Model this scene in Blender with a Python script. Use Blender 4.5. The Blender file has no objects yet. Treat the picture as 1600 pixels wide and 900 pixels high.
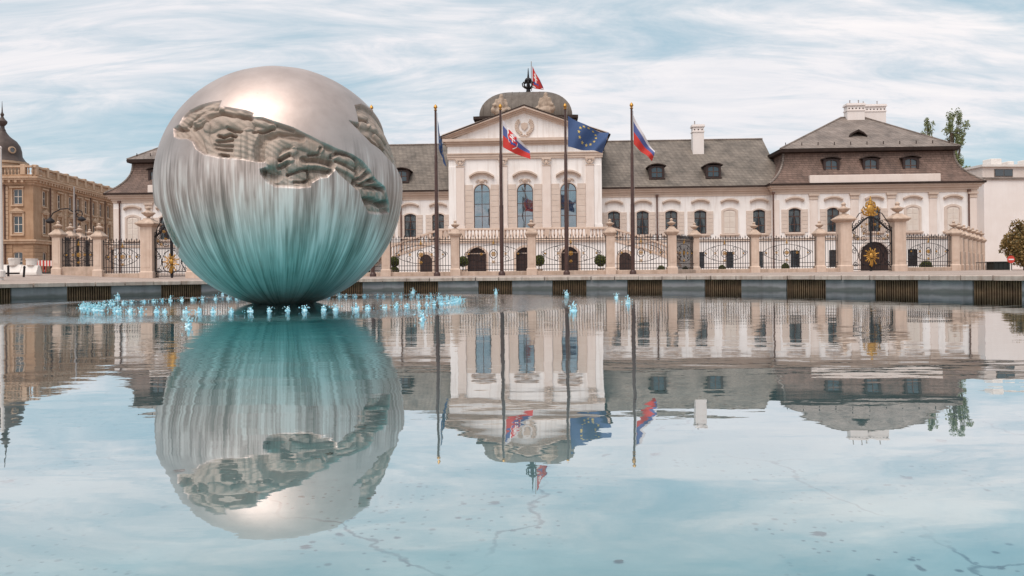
import bpy, bmesh, math, random
import numpy as np
from mathutils import Vector, Matrix
R_ = math.radians
PI = math.pi
rnd = random.Random(7)
SC = bpy.context.scene
COL = SC.collection

# ------------------------------------------------------------------ camera
cam_d = bpy.data.cameras.new('camera')
cam = bpy.data.objects.new('camera', cam_d)
COL.objects.link(cam)
CAMZ = 0.23
cam.location = (0, 0, CAMZ)
cam.rotation_euler = (R_(90), 0.0095, 0)
cam_d.sensor_width = 36
cam_d.lens = 27
cam_d.shift_y = -26 / 1600
cam_d.clip_start = 0.05
cam_d.clip_end = 5000
SC.camera = cam

# ------------------------------------------------------------------ sky, sun, exposure
SUN_EL, SUN_AZ = R_(60), R_(206)          # azimuth clockwise from +Y: behind the camera, a little to the left
world = bpy.data.worlds.new('World')
SC.world = world
world.use_nodes = True
wt = world.node_tree
for n in list(wt.nodes):
    wt.nodes.remove(n)

def N(t, typ, **kw):
    n = t.nodes.new(typ)
    for k, v in kw.items():
        if k.startswith('i_'):
            key = k[2:]
            n.inputs[int(key) if key.isdigit() else key.replace('_', ' ')].default_value = v
        else:
            setattr(n, k, v)
    return n

def L(t, a, b):
    t.links.new(a, b)

def ramp(t, stops, interp='LINEAR'):
    n = t.nodes.new('ShaderNodeValToRGB')
    n.color_ramp.interpolation = interp
    el = n.color_ramp.elements
    while len(el) < len(stops):
        el.new(0.5)
    for e, (p, c) in zip(el, stops):
        e.position = p
        e.color = (c[0], c[1], c[2], 1) if hasattr(c, '__len__') else (c, c, c, 1)
    return n

def math_(t, op, a, b=None, c=None, clamp=False):
    n = t.nodes.new('ShaderNodeMath')
    n.operation = op
    n.use_clamp = clamp
    for i, s in enumerate((a, b, c)):
        if s is None:
            continue
        if isinstance(s, (int, float)):
            n.inputs[i].default_value = s
        else:
            t.links.new(s, n.inputs[i])
    return n.outputs[0]

def mixc(t, fac, a, b, blend='MIX'):
    n = t.nodes.new('ShaderNodeMix')
    n.data_type = 'RGBA'
    n.blend_type = blend
    for s, i in ((fac, 0), (a, 6), (b, 7)):
        if isinstance(s, (int, float)):
            n.inputs[i].default_value = s
        elif isinstance(s, tuple):
            n.inputs[i].default_value = (s[0], s[1], s[2], 1)
        else:
            t.links.new(s, n.inputs[i])
    return n.outputs[2]

def build_world():
    t = wt
    out = N(t, 'ShaderNodeOutputWorld')
    bg = N(t, 'ShaderNodeBackground')
    L(t, bg.outputs[0], out.inputs[0])
    sky = N(t, 'ShaderNodeTexSky')
    sky.sky_type = 'NISHITA'
    sky.sun_disc = False
    sky.sun_elevation = SUN_EL
    sky.sun_rotation = SUN_AZ
    sky.air_density = 1.0
    sky.dust_density = 1.2
    sky.ozone_density = 1.5
    bg.inputs[1].default_value = 0.12
    tc = N(t, 'ShaderNodeTexCoord')
    sep = N(t, 'ShaderNodeSeparateXYZ')
    L(t, tc.outputs['Generated'], sep.inputs[0])
    z = math_(t, 'ABSOLUTE', sep.outputs[2])
    zz = math_(t, 'ADD', z, 0.20)
    px = math_(t, 'DIVIDE', sep.outputs[0], zz)
    py = math_(t, 'DIVIDE', sep.outputs[1], zz)
    cmb = N(t, 'ShaderNodeCombineXYZ')
    L(t, px, cmb.inputs[0]); L(t, py, cmb.inputs[1])
    # a sheet of thin high cloud seen in perspective: broad fields, then streaks combed across them
    mp = N(t, 'ShaderNodeMapping'); mp.inputs['Rotation'].default_value = (0, 0, R_(28)); mp.inputs['Scale'].default_value = (0.6, 1.0, 1)
    mp.inputs['Location'].default_value = (3.1, 1.4, 0)
    L(t, cmb.outputs[0], mp.inputs[0])
    n1 = N(t, 'ShaderNodeTexNoise', i_Scale=0.80, i_Detail=7.0, i_Roughness=0.55, i_Distortion=0.9)
    L(t, mp.outputs[0], n1.inputs[0])
    mp2 = N(t, 'ShaderNodeMapping'); mp2.inputs['Rotation'].default_value = (0, 0, R_(-12)); mp2.inputs['Scale'].default_value = (0.35, 1.5, 1)
    L(t, cmb.outputs[0], mp2.inputs[0])
    n2 = N(t, 'ShaderNodeTexNoise', i_Scale=1.3, i_Detail=8.0, i_Roughness=0.62, i_Distortion=0.5)
    L(t, mp2.outputs[0], n2.inputs[0])
    mp3 = N(t, 'ShaderNodeMapping'); mp3.inputs['Rotation'].default_value = (0, 0, R_(38)); mp3.inputs['Scale'].default_value = (0.7, 2.0, 1)
    L(t, cmb.outputs[0], mp3.inputs[0])
    n3 = N(t, 'ShaderNodeTexNoise', i_Scale=2.6, i_Detail=10.0, i_Roughness=0.66, i_Distortion=1.2)
    L(t, mp3.outputs[0], n3.inputs[0])
    s = math_(t, 'ADD', math_(t, 'MULTIPLY', n1.outputs[0], 0.56), math_(t, 'MULTIPLY', n2.outputs[0], 0.24))
    s = math_(t, 'ADD', s, math_(t, 'MULTIPLY', n3.outputs[0], 0.20))
    r = ramp(t, [(0.42, 0.02), (0.49, 0.45), (0.56, 1.0)])
    L(t, s, r.inputs[0])
    # cloud tone: lilac grey undersides to warm white
    r2 = ramp(t, [(0.36, (4.9, 5.3, 5.8)), (0.50, (6.2, 6.15, 6.4)), (0.66, (7.3, 6.95, 6.9))])
    L(t, math_(t, 'ADD', math_(t, 'MULTIPLY', n2.outputs[0], 0.6), math_(t, 'MULTIPLY', n3.outputs[0], 0.4)), r2.inputs[0])
    blue = mixc(t, 0.75, sky.outputs[0], (2.6, 4.15, 4.75))
    c = mixc(t, r.outputs[0], blue, r2.outputs[0])
    # thicker veil towards the horizon
    hz = math_(t, 'MULTIPLY', math_(t, 'POWER', math_(t, 'SUBTRACT', 1.0, z, clamp=True), 9.0), 0.35)
    c = mixc(t, hz, c, (6.2, 6.1, 6.25))
    L(t, c, bg.inputs[0])
build_world()

sun_d = bpy.data.lights.new('sun', 'SUN')
sun_d.energy = 2.5
sun_d.angle = R_(42)
sun_d.color = (1.0, 0.90, 0.82)
sun = bpy.data.objects.new('sun', sun_d)
COL.objects.link(sun)
sd = Vector((math.sin(SUN_AZ) * math.cos(SUN_EL), math.cos(SUN_AZ) * math.cos(SUN_EL), math.sin(SUN_EL)))
sun.rotation_euler = sd.to_track_quat('Z', 'Y').to_euler()
sun.location = (0, 0, 60)

SC.view_settings.view_transform = 'Standard'
SC.view_settings.look = 'None'
SC.view_settings.gamma = 1
SC.view_settings.exposure = 0.22
SC.cycles.max_bounces = 8
SC.cycles.transparent_max_bounces = 12
SC.cycles.caustics_reflective = False
SC.cycles.caustics_refractive = False
SC.cycles.use_denoising = True

# ------------------------------------------------------------------ helpers
def tag(o, label=None, cat=None, group=None, kind=None):
    if label: o['label'] = label
    if cat: o['category'] = cat
    if group: o['group'] = group
    if kind: o['kind'] = kind
    return o

def empty(name, loc=(0, 0, 0), rz=0, label=None, cat=None, group=None):
    o = bpy.data.objects.new(name, None)
    o.empty_display_size = 0.3
    o.location = loc
    o.rotation_euler = (0, 0, rz)
    COL.objects.link(o)
    return tag(o, label, cat, group)

def link(name, mesh, parent=None, loc=(0, 0, 0), rot=(0, 0, 0), scale=None):
    o = bpy.data.objects.new(name, mesh)
    COL.objects.link(o)
    o.parent = parent
    o.location = loc
    o.rotation_euler = rot
    if scale: o.scale = scale
    return o

def copy_tree(o, parent=None):
    c = o.copy()
    COL.objects.link(c)
    c.parent = parent
    for ch in [x for x in COL.objects if x.parent == o]:
        copy_tree(ch, c)
    return c

class MB:
    def __init__(self):
        self.v = []; self.f = []
    def add(self, vs, fs):
        b = len(self.v)
        self.v += [tuple(p) for p in vs]
        self.f += [tuple(b + i for i in q) for q in fs]
        return self
    def box(self, x0, x1, y0, y1, z0, z1):
        return self.add([(x0, y0, z0), (x1, y0, z0), (x1, y1, z0), (x0, y1, z0), (x0, y0, z1), (x1, y0, z1), (x1, y1, z1), (x0, y1, z1)],
                        [(0, 3, 2, 1), (4, 5, 6, 7), (0, 1, 5, 4), (1, 2, 6, 5), (2, 3, 7, 6), (3, 0, 4, 7)])
    def bbox(self, x0, x1, y0, y1, z0, z1, b=0.02):
        """box with chamfered vertical and top edges"""
        def ring(i, z): return [(x0 + i, y0 + i + b, z), (x0 + i + b, y0 + i, z), (x1 - i - b, y0 + i, z), (x1 - i, y0 + i + b, z),
                                (x1 - i, y1 - i - b, z), (x1 - i - b, y1 - i, z), (x0 + i + b, y1 - i, z), (x0 + i, y1 - i - b, z)]
        return self.rings([ring(0, z0), ring(0, z1 - b), ring(b, z1)], True)
    def rings(self, rs, caps=True, closed=True):
        n = len(rs[0]); vs = [p for r in rs for p in r]; fs = []
        for k in range(len(rs) - 1):
            for i in range(n if closed else n - 1):
                j = (i + 1) % n
                fs.append((k * n + i, k * n + j, (k + 1) * n + j, (k + 1) * n + i))
        if caps:
            fs.append(tuple(range(n - 1, -1, -1)))
            fs.append(tuple((len(rs) - 1) * n + i for i in range(n)))
        return self.add(vs, fs)
    def lathe(self, prof, c=(0, 0, 0), n=12, sx=1, sy=1):
        rs = [[(c[0] + r * sx * math.cos(2 * PI * i / n), c[1] + r * sy * math.sin(2 * PI * i / n), c[2] + z) for i in range(n)] for r, z in prof]
        return self.rings(rs, True)
    def sq(self, prof, c=(0, 0, 0)):
        """square 'lathe': profile of half widths"""
        rs = [[(c[0] - r, c[1] - r, c[2] + z), (c[0] + r, c[1] - r, c[2] + z), (c[0] + r, c[1] + r, c[2] + z), (c[0] - r, c[1] + r, c[2] + z)] for r, z in prof]
        return self.rings(rs, True)
    def prism(self, poly, v0, v1):
        """polygon in (x,z) extruded along y"""
        n = len(poly)
        vs = [(x, v0, z) for x, z in poly] + [(x, v1, z) for x, z in poly]
        fs = [tuple(range(n)), tuple(range(2 * n - 1, n - 1, -1))]
        fs += [(i, n + i, n + (i + 1) % n, (i + 1) % n) for i in range(n)]
        return self.add(vs, fs)
    def strip(self, lo, hi, v0, v1):
        """band between two (x,z) polylines extruded along y"""
        n = len(lo)
        rs = [[(lo[i][0], v0, lo[i][1]), (hi[i][0], v0, hi[i][1]), (hi[i][0], v1, hi[i][1]), (lo[i][0], v1, lo[i][1])] for i in range(n)]
        return self.rings(rs, True)
    def tube(self, path, r, n=6):
        path = [Vector(p) for p in path]
        rs = []
        for i, p in enumerate(path):
            d = (path[min(i + 1, len(path) - 1)] - path[max(i - 1, 0)]).normalized()
            a = d.cross(Vector((0.31, 0.2, 1)) if abs(d.z) < 0.95 else Vector((1, 0, 0))).normalized()
            b = d.cross(a)
            rr = r[i] if hasattr(r, '__len__') else r
            rs.append([tuple(p + a * rr * math.cos(2 * PI * k / n) + b * rr * math.sin(2 * PI * k / n)) for k in range(n)])
        return self.rings(rs, True)
    def ball(self, c, r, n=8, m=6):
        rx, ry, rz = r if hasattr(r, '__len__') else (r, r, r)
        prof = [[(c[0] + rx * math.sin(PI * j / m) * math.cos(2 * PI * i / n), c[1] + ry * math.sin(PI * j / m) * math.sin(2 * PI * i / n),
                  c[2] - rz * math.cos(PI * j / m)) for i in range(n)] for j in range(1, m)]
        return self.rings(prof, True)
    def mesh(self, name, mat, smooth=False):
        me = bpy.data.meshes.new(name)
        me.from_pydata(self.v, [], self.f)
        if mat: me.materials.append(mat)
        bm = bmesh.new(); bm.from_mesh(me)
        bmesh.ops.recalc_face_normals(bm, faces=bm.faces)
        bm.to_mesh(me); bm.free()
        if smooth:
            me.polygons.foreach_set('use_smooth', [True] * len(me.polygons))
            try: me.set_sharp_from_angle(angle=R_(40))
            except Exception: pass
        me.update()
        return me
    def build(self, name, mat, parent=None, loc=(0, 0, 0), smooth=False, rot=(0, 0, 0)):
        return link(name, self.mesh(name, mat, smooth), parent, loc, rot)

# ------------------------------------------------------------------ materials
def mat_base(name):
    m = bpy.data.materials.new(name)
    m.use_nodes = True
    t = m.node_tree
    p = t.nodes['Principled BSDF']
    return m, t, p

def pm(name, c1, c2=None, scale=1.5, rough=0.7, bump=0.0, bscale=30, metal=0.0, c3=None, stretch=None, spec=0.3, streak=0.0):
    """mottled procedural surface: two tones by noise in world space, optional weathering streaks, fine relief"""
    m, t, p = mat_base(name)
    geo = N(t, 'ShaderNodeNewGeometry')
    src = geo.outputs['Position']
    if stretch:
        mp = N(t, 'ShaderNodeMapping'); mp.inputs['Scale'].default_value = stretch
        L(t, src, mp.inputs[0]); src = mp.outputs[0]
    n = N(t, 'ShaderNodeTexNoise', i_Scale=scale, i_Detail=6.0, i_Roughness=0.6)
    L(t, src, n.inputs[0])
    r = ramp(t, [(0.3, c1), (0.7, c2 or c1)])
    L(t, n.outputs[0], r.inputs[0])
    c = r.outputs[0]
    if streak:
        mp = N(t, 'ShaderNodeMapping'); mp.inputs['Scale'].default_value = (3.0, 3.0, 0.25)
        L(t, geo.outputs['Position'], mp.inputs[0])
        n2 = N(t, 'ShaderNodeTexNoise', i_Scale=1.0, i_Detail=5.0, i_Roughness=0.65)
        L(t, mp.outputs[0], n2.inputs[0])
        r2 = ramp(t, [(0.48, 0.0), (0.75, streak)])
        L(t, n2.outputs[0], r2.inputs[0])
        c = mixc(t, r2.outputs[0], c, c3 or (0.3, 0.25, 0.2))
    L(t, c, p.inputs['Base Color'])
    p.inputs['Roughness'].default_value = rough
    p.inputs['Metallic'].default_value = metal
    p.inputs['Specular IOR Level'].default_value = spec
    if bump:
        n3 = N(t, 'ShaderNodeTexNoise', i_Scale=bscale, i_Detail=4.0)
        L(t, geo.outputs['Position'], n3.inputs[0])
        b = N(t, 'ShaderNodeBump', i_Strength=bump, i_Distance=0.02)
        L(t, n3.outputs[0], b.inputs['Height'])
        L(t, b.outputs[0], p.inputs['Normal'])
    return m

M = {}
M['plaster'] = pm('white plaster', (0.84, 0.785, 0.755), (0.90, 0.86, 0.84), 0.6, 0.85, 0.15, 18, streak=0.42, c3=(0.50, 0.40, 0.34))
M['trim'] = pm('pink beige stucco', (0.57, 0.445, 0.365), (0.65, 0.525, 0.445), 0.9, 0.85, 0.15, 18, streak=0.3, c3=(0.42, 0.32, 0.26))
M['pilaster'] = pm('pale pink stucco', (0.72, 0.61, 0.55), (0.79, 0.69, 0.635), 0.9, 0.85, 0.12, 18, streak=0.2, c3=(0.5, 0.4, 0.33))
M['band'] = pm('banded stucco', (0.60, 0.485, 0.415), (0.68, 0.57, 0.50), 1.3, 0.85, 0.15, 22, streak=0.2, c3=(0.5, 0.4, 0.33))
M['shutter'] = pm('painted shutter', (0.70, 0.60, 0.52), (0.77, 0.68, 0.61), 2.0, 0.6, 0.1, 30)
M['stone'] = pm('sandstone', (0.58, 0.43, 0.34), (0.70, 0.55, 0.455), 1.8, 0.85, 0.35, 25, streak=0.35, c3=(0.30, 0.21, 0.16))
M['stone_d'] = pm('weathered sandstone', (0.44, 0.32, 0.245), (0.62, 0.475, 0.385), 2.5, 0.9, 0.5, 20, streak=0.5, c3=(0.2, 0.15, 0.12))
M['sculpt'] = pm('grey carved stone', (0.27, 0.20, 0.15), (0.50, 0.39, 0.31), 3.0, 0.9, 0.5, 14)
M['wood'] = pm('brown window wood', (0.085, 0.04, 0.028), (0.13, 0.065, 0.045), 3.0, 0.5)
M['darkwood'] = pm('dark door wood', (0.035, 0.02, 0.018), (0.06, 0.035, 0.03), 3.0, 0.5)
M['iron'] = pm('black wrought iron', (0.018, 0.016, 0.018), (0.035, 0.03, 0.032), 6, 0.6, 0.2, 40, spec=0.2)
M['pole'] = pm('brown painted pole', (0.055, 0.028, 0.025), (0.09, 0.05, 0.042), 4, 0.4)
M['gold'] = pm('gilding', (0.40, 0.20, 0.04), (0.60, 0.34, 0.09), 8, 0.45, 0.3, 30, metal=0.7)
M['white'] = pm('white render', (0.78, 0.70, 0.66), (0.84, 0.77, 0.74), 0.5, 0.85, 0.1, 12, streak=0.15, c3=(0.6, 0.5, 0.46))
M['whitepaint'] = pm('white concrete', (0.68, 0.62, 0.58), (0.80, 0.75, 0.71), 2.0, 0.8, 0.2)
M['red'] = pm('red paint', (0.52, 0.045, 0.035), (0.60, 0.07, 0.05), 3, 0.45)
M['asphalt'] = pm('dark panel', (0.012, 0.014, 0.014), (0.025, 0.028, 0.026), 3, 0.6)
M['pipe'] = pm('copper brown pipe', (0.10, 0.05, 0.04), (0.15, 0.08, 0.06), 3, 0.5)
M['lampmetal'] = pm('grey lamp metal', (0.30, 0.26, 0.25), (0.40, 0.35, 0.33), 3, 0.5, metal=0.3)
M['curtain'] = pm('net curtain', (0.80, 0.75, 0.67), (0.88, 0.84, 0.77), 3, 0.9)

def roof_mat(name, c1, c2, row=0.32):
    """small slates in courses"""
    m, t, p = mat_base(name)
    geo = N(t, 'ShaderNodeNewGeometry')
    sep = N(t, 'ShaderNodeSeparateXYZ'); L(t, geo.outputs['Position'], sep.inputs[0])
    w = math_(t, 'ADD', sep.outputs[0], sep.outputs[1])
    cmb = N(t, 'ShaderNodeCombineXYZ'); L(t, w, cmb.inputs[0]); L(t, sep.outputs[2], cmb.inputs[1])
    br = N(t, 'ShaderNodeTexBrick', i_Scale=1.0)
    br.inputs['Brick Width'].default_value = row * 1.3
    br.inputs['Row Height'].default_value = row * 0.62
    br.inputs['Mortar Size'].default_value = 0.02
    br.inputs['Color1'].default_value = (*c1, 1); br.inputs['Color2'].default_value = (*c2, 1)
    br.inputs['Mortar'].default_value = (c1[0] * .55, c1[1] * .55, c1[2] * .55, 1)
    L(t, cmb.outputs[0], br.inputs[0])
    n = N(t, 'ShaderNodeTexNoise', i_Scale=0.45, i_Detail=6.0, i_Roughness=0.65)
    mp = N(t, 'ShaderNodeMapping'); mp.inputs['Scale'].default_value = (1.6, 1.6, 0.5)
    L(t, geo.outputs['Position'], mp.inputs[0]); L(t, mp.outputs[0], n.inputs[0])
    r = ramp(t, [(0.3, 0.55), (0.5, 1.0), (0.72, 1.35)]); L(t, n.outputs[0], r.inputs[0])
    c = mixc(t, 1.0, br.outputs[0], r.outputs[0], 'MULTIPLY')
    L(t, c, p.inputs['Base Color'])
    p.inputs['Roughness'].default_value = 0.7
    b = N(t, 'ShaderNodeBump', i_Strength=0.5, i_Distance=0.03); L(t, br.outputs['Fac'], b.inputs['Height']); b.invert = True
    L(t, b.outputs[0], p.inputs['Normal'])
    return m
M['roof'] = roof_mat('grey slate', (0.155, 0.125, 0.102), (0.205, 0.168, 0.138))
M['roof_b'] = roof_mat('brown slate', (0.135, 0.082, 0.062), (0.185, 0.115, 0.09), 0.36)
M['roof_g'] = roof_mat('pale slate', (0.205, 0.16, 0.136), (0.255, 0.205, 0.178))
M['ledge'] = pm('dark roof ledge', (0.03, 0.02, 0.017), (0.055, 0.036, 0.03), 2, 0.7, spec=0.2)
M['domeroof'] = pm('dome lead', (0.105, 0.083, 0.068), (0.165, 0.135, 0.113), 1.2, 0.6, 0.3, 8, stretch=(2, 2, .4), streak=.4, c3=(0.07, 0.055, 0.045))
M['darkdome'] = pm('dark dome', (0.06, 0.042, 0.036), (0.10, 0.07, 0.06), 1.2, 0.55, 0.3, 8, streak=.4, c3=(0.04, 0.03, 0.028))

def glass_mat(name, ior, add, tint):
    m, t, p = mat_base(name)
    t.nodes.remove(p)
    out = t.nodes['Material Output']
    tr = N(t, 'ShaderNodeBsdfTransparent'); tr.inputs[0].default_value = (0.75, 0.78, 0.8, 1)
    gl = N(t, 'ShaderNodeBsdfGlossy'); gl.inputs['Roughness'].default_value = 0.03; gl.inputs[0].default_value = tint
    geo = N(t, 'ShaderNodeNewGeometry')
    n = N(t, 'ShaderNodeTexNoise', i_Scale=0.9, i_Detail=1.0); L(t, geo.outputs['Position'], n.inputs[0])
    b = N(t, 'ShaderNodeBump', i_Strength=0.25, i_Distance=0.05); L(t, n.outputs[0], b.inputs['Height']); L(t, b.outputs[0], gl.inputs['Normal'])
    fr = N(t, 'ShaderNodeFresnel', i_IOR=ior)
    mx = N(t, 'ShaderNodeMixShader')
    L(t, math_(t, 'ADD', fr.outputs[0], add), mx.inputs[0])
    L(t, tr.outputs[0], mx.inputs[1]); L(t, gl.outputs[0], mx.inputs[2]); L(t, mx.outputs[0], out.inputs[0])
    return m
M['glass'] = glass_mat('window glass', 1.45, 0.0, (0.95, 0.96, 1.0, 1))
M['glass_c'] = glass_mat('bright window glass', 2.3, 0.12, (0.9, 0.95, 1.0, 1))
def glass2():
    m, t, p = mat_base('dark coated glass')
    p.inputs['Base Color'].default_value = (0.03, 0.04, 0.05, 1)
    p.inputs['Roughness'].default_value = 0.05
    p.inputs['IOR'].default_value = 1.9
    return m
M['glass_far'] = glass2()

# ------------------------------------------------------------------ the setting: ground, pool, water
PC = (-2.5, 15.0)         # centre of the round basin
PR = 17.5
WZ = -0.53                # water level; the pavement is z = 0
SPH = (-5.94, 20.0, 2.45); SR = 3.08

def sstep(a, b, x):
    t = min(1, max(0, (x - a) / (b - a))); return t * t * (3 - 2 * t)
def ground_z(x, y):
    return -0.03 + 0.46 * sstep(-24, -36, x) * sstep(26, 46, y)

def pavement_mat():
    m, t, p = mat_base('pavement')
    geo = N(t, 'ShaderNodeNewGeometry')
    br = N(t, 'ShaderNodeTexBrick', i_Scale=1.0)
    br.inputs['Brick Width'].default_value = 0.6; br.inputs['Row Height'].default_value = 0.4; br.inputs['Mortar Size'].default_value = 0.008
    br.inputs['Color1'].default_value = (0.36, 0.27, 0.225, 1); br.inputs['Color2'].default_value = (0.43, 0.335, 0.285, 1); br.inputs['Mortar'].default_value = (0.2, 0.15, 0.13, 1)
    L(t, geo.outputs['Position'], br.inputs[0])
    n = N(t, 'ShaderNodeTexNoise', i_Scale=0.4, i_Detail=7.0); L(t, geo.outputs['Position'], n.inputs[0])
    r = ramp(t, [(0.3, 0.75), (0.7, 1.15)]); L(t, n.outputs[0], r.inputs[0])
    L(t, mixc(t, 1.0, br.outputs[0], r.outputs[0], 'MULTIPLY'), p.inputs['Base Color'])
    p.inputs['Roughness'].default_value = 0.85
    return m
M['pavement'] = pavement_mat()

mb = MB()
radii = [PR + 0.55, 19.5, 21.5, 24, 27, 30, 34, 38, 43, 48, 54, 62, 72, 85, 105, 140, 220, 400, 900, 2200]
na = 180
mb.rings([[(PC[0] + r * math.cos(2 * PI * i / na), PC[1] + r * math.sin(2 * PI * i / na),
            ground_z(PC[0] + r * math.cos(2 * PI * i / na), PC[1] + r * math.sin(2 * PI * i / na))) for i in range(na)] for r in radii], caps=False)
tag(mb.build('ground', M['pavement'], smooth=True), 'pinkish stone pavement around the fountain basin', kind='structure')

def floor_mat():
    m, t, p = mat_base('pool floor paint')
    geo = N(t, 'ShaderNodeNewGeometry')
    n = N(t, 'ShaderNodeTexNoise', i_Scale=0.7, i_Detail=8.0, i_Roughness=0.65); L(t, geo.outputs['Position'], n.inputs[0])
    r = ramp(t, [(0.3, (0.19, 0.265, 0.27)), (0.5, (0.255, 0.325, 0.33)), (0.72, (0.40, 0.45, 0.45))]); L(t, n.outputs[0], r.inputs[0])
    # stronger turquoise added round the globe to tint its reflections, paler towards the rim
    r2_ = ramp(t, [(0.3, (0.015, 0.40, 0.45)), (0.7, (0.05, 0.52, 0.57))]); L(t, n.outputs[0], r2_.inputs[0])
    dn = N(t, 'ShaderNodeVectorMath'); dn.operation = 'DISTANCE'; L(t, geo.outputs['Position'], dn.inputs[0]); dn.inputs[1].default_value = (SPH[0], SPH[1], -0.95)
    mr = N(t, 'ShaderNodeMapRange', interpolation_type='SMOOTHSTEP'); L(t, math_(t, 'ADD', dn.outputs['Value'], math_(t, 'MULTIPLY', math_(t, 'SUBTRACT', n.outputs[0], 0.5), 4.0)), mr.inputs[0])
    mr.inputs[1].default_value = 4.5; mr.inputs[2].default_value = 10.0
    c = mixc(t, mr.outputs[0], r2_.outputs[0], r.outputs[0])
    # cracks in the render of the floor
    nw = N(t, 'ShaderNodeTexNoise', i_Scale=2.5, i_Detail=4.0); L(t, geo.outputs['Position'], nw.inputs[0])
    wv = N(t, 'ShaderNodeVectorMath'); wv.operation = 'MULTIPLY_ADD'; L(t, nw.outputs['Color'], wv.inputs[0]); wv.inputs[1].default_value = (0.5, 0.5, 0.5); L(t, geo.outputs['Position'], wv.inputs[2])
    vo = N(t, 'ShaderNodeTexVoronoi', i_Scale=0.55, voronoi_dimensions='2D'); vo.feature = 'DISTANCE_TO_EDGE'; L(t, wv.outputs[0], vo.inputs[0])
    rc = ramp(t, [(0.0, 1.0), (0.003, 0.9), (0.007, 0.0)]); L(t, vo.outputs[0], rc.inputs[0])
    nm = N(t, 'ShaderNodeTexNoise', i_Scale=0.9, i_Detail=3.0); L(t, geo.outputs['Position'], nm.inputs[0])
    rm = ramp(t, [(0.47, 0.0), (0.60, 1.0)]); L(t, nm.outputs[0], rm.inputs[0])
    c = mixc(t, math_(t, 'MULTIPLY', math_(t, 'MULTIPLY', rc.outputs[0], rm.outputs[0]), 0.95), c, (0.025, 0.05, 0.055))
    # specks of dirt of several sizes
    for sc, th, k in ((8.0, 0.16, 1.0), (19.0, 0.22, 0.9), (2.1, 0.055, 1.0)):
        v2 = N(t, 'ShaderNodeTexVoronoi', i_Scale=sc, voronoi_dimensions='2D'); L(t, wv.outputs[0] if sc < 5 else geo.outputs['Position'], v2.inputs[0])
        r2 = ramp(t, [(th * 0.5, 1.0), (th, 0.0)]); L(t, v2.outputs['Distance'], r2.inputs[0])
        g = ramp(t, [(0.74, 0.0), (0.80, 1.0)]); sp = N(t, 'ShaderNodeSeparateColor'); L(t, v2.outputs['Color'], sp.inputs[0]); L(t, sp.outputs[0], g.inputs[0])
        c = mixc(t, math_(t, 'MULTIPLY', math_(t, 'MULTIPLY', r2.outputs[0], g.outputs[0]), math_(t, 'MULTIPLY', rm.outputs[0] if sc > 5 else 1.0, k)), c, (0.02, 0.035, 0.04))
    L(t, c, p.inputs['Base Color']); p.inputs['Roughness'].default_value = 0.8
    return m
M['poolfloor'] = floor_mat()
mb = MB()
mb.rings([[(PC[0] + r * math.cos(2 * PI * i / 96), PC[1] + r * math.sin(2 * PI * i / 96), -0.95) for i in range(96)] for r in (0.01, 6, 12, PR + 0.4)], caps=False)
tag(mb.build('pool_floor', M['poolfloor']), 'turquoise painted floor under the water', kind='structure')

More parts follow.
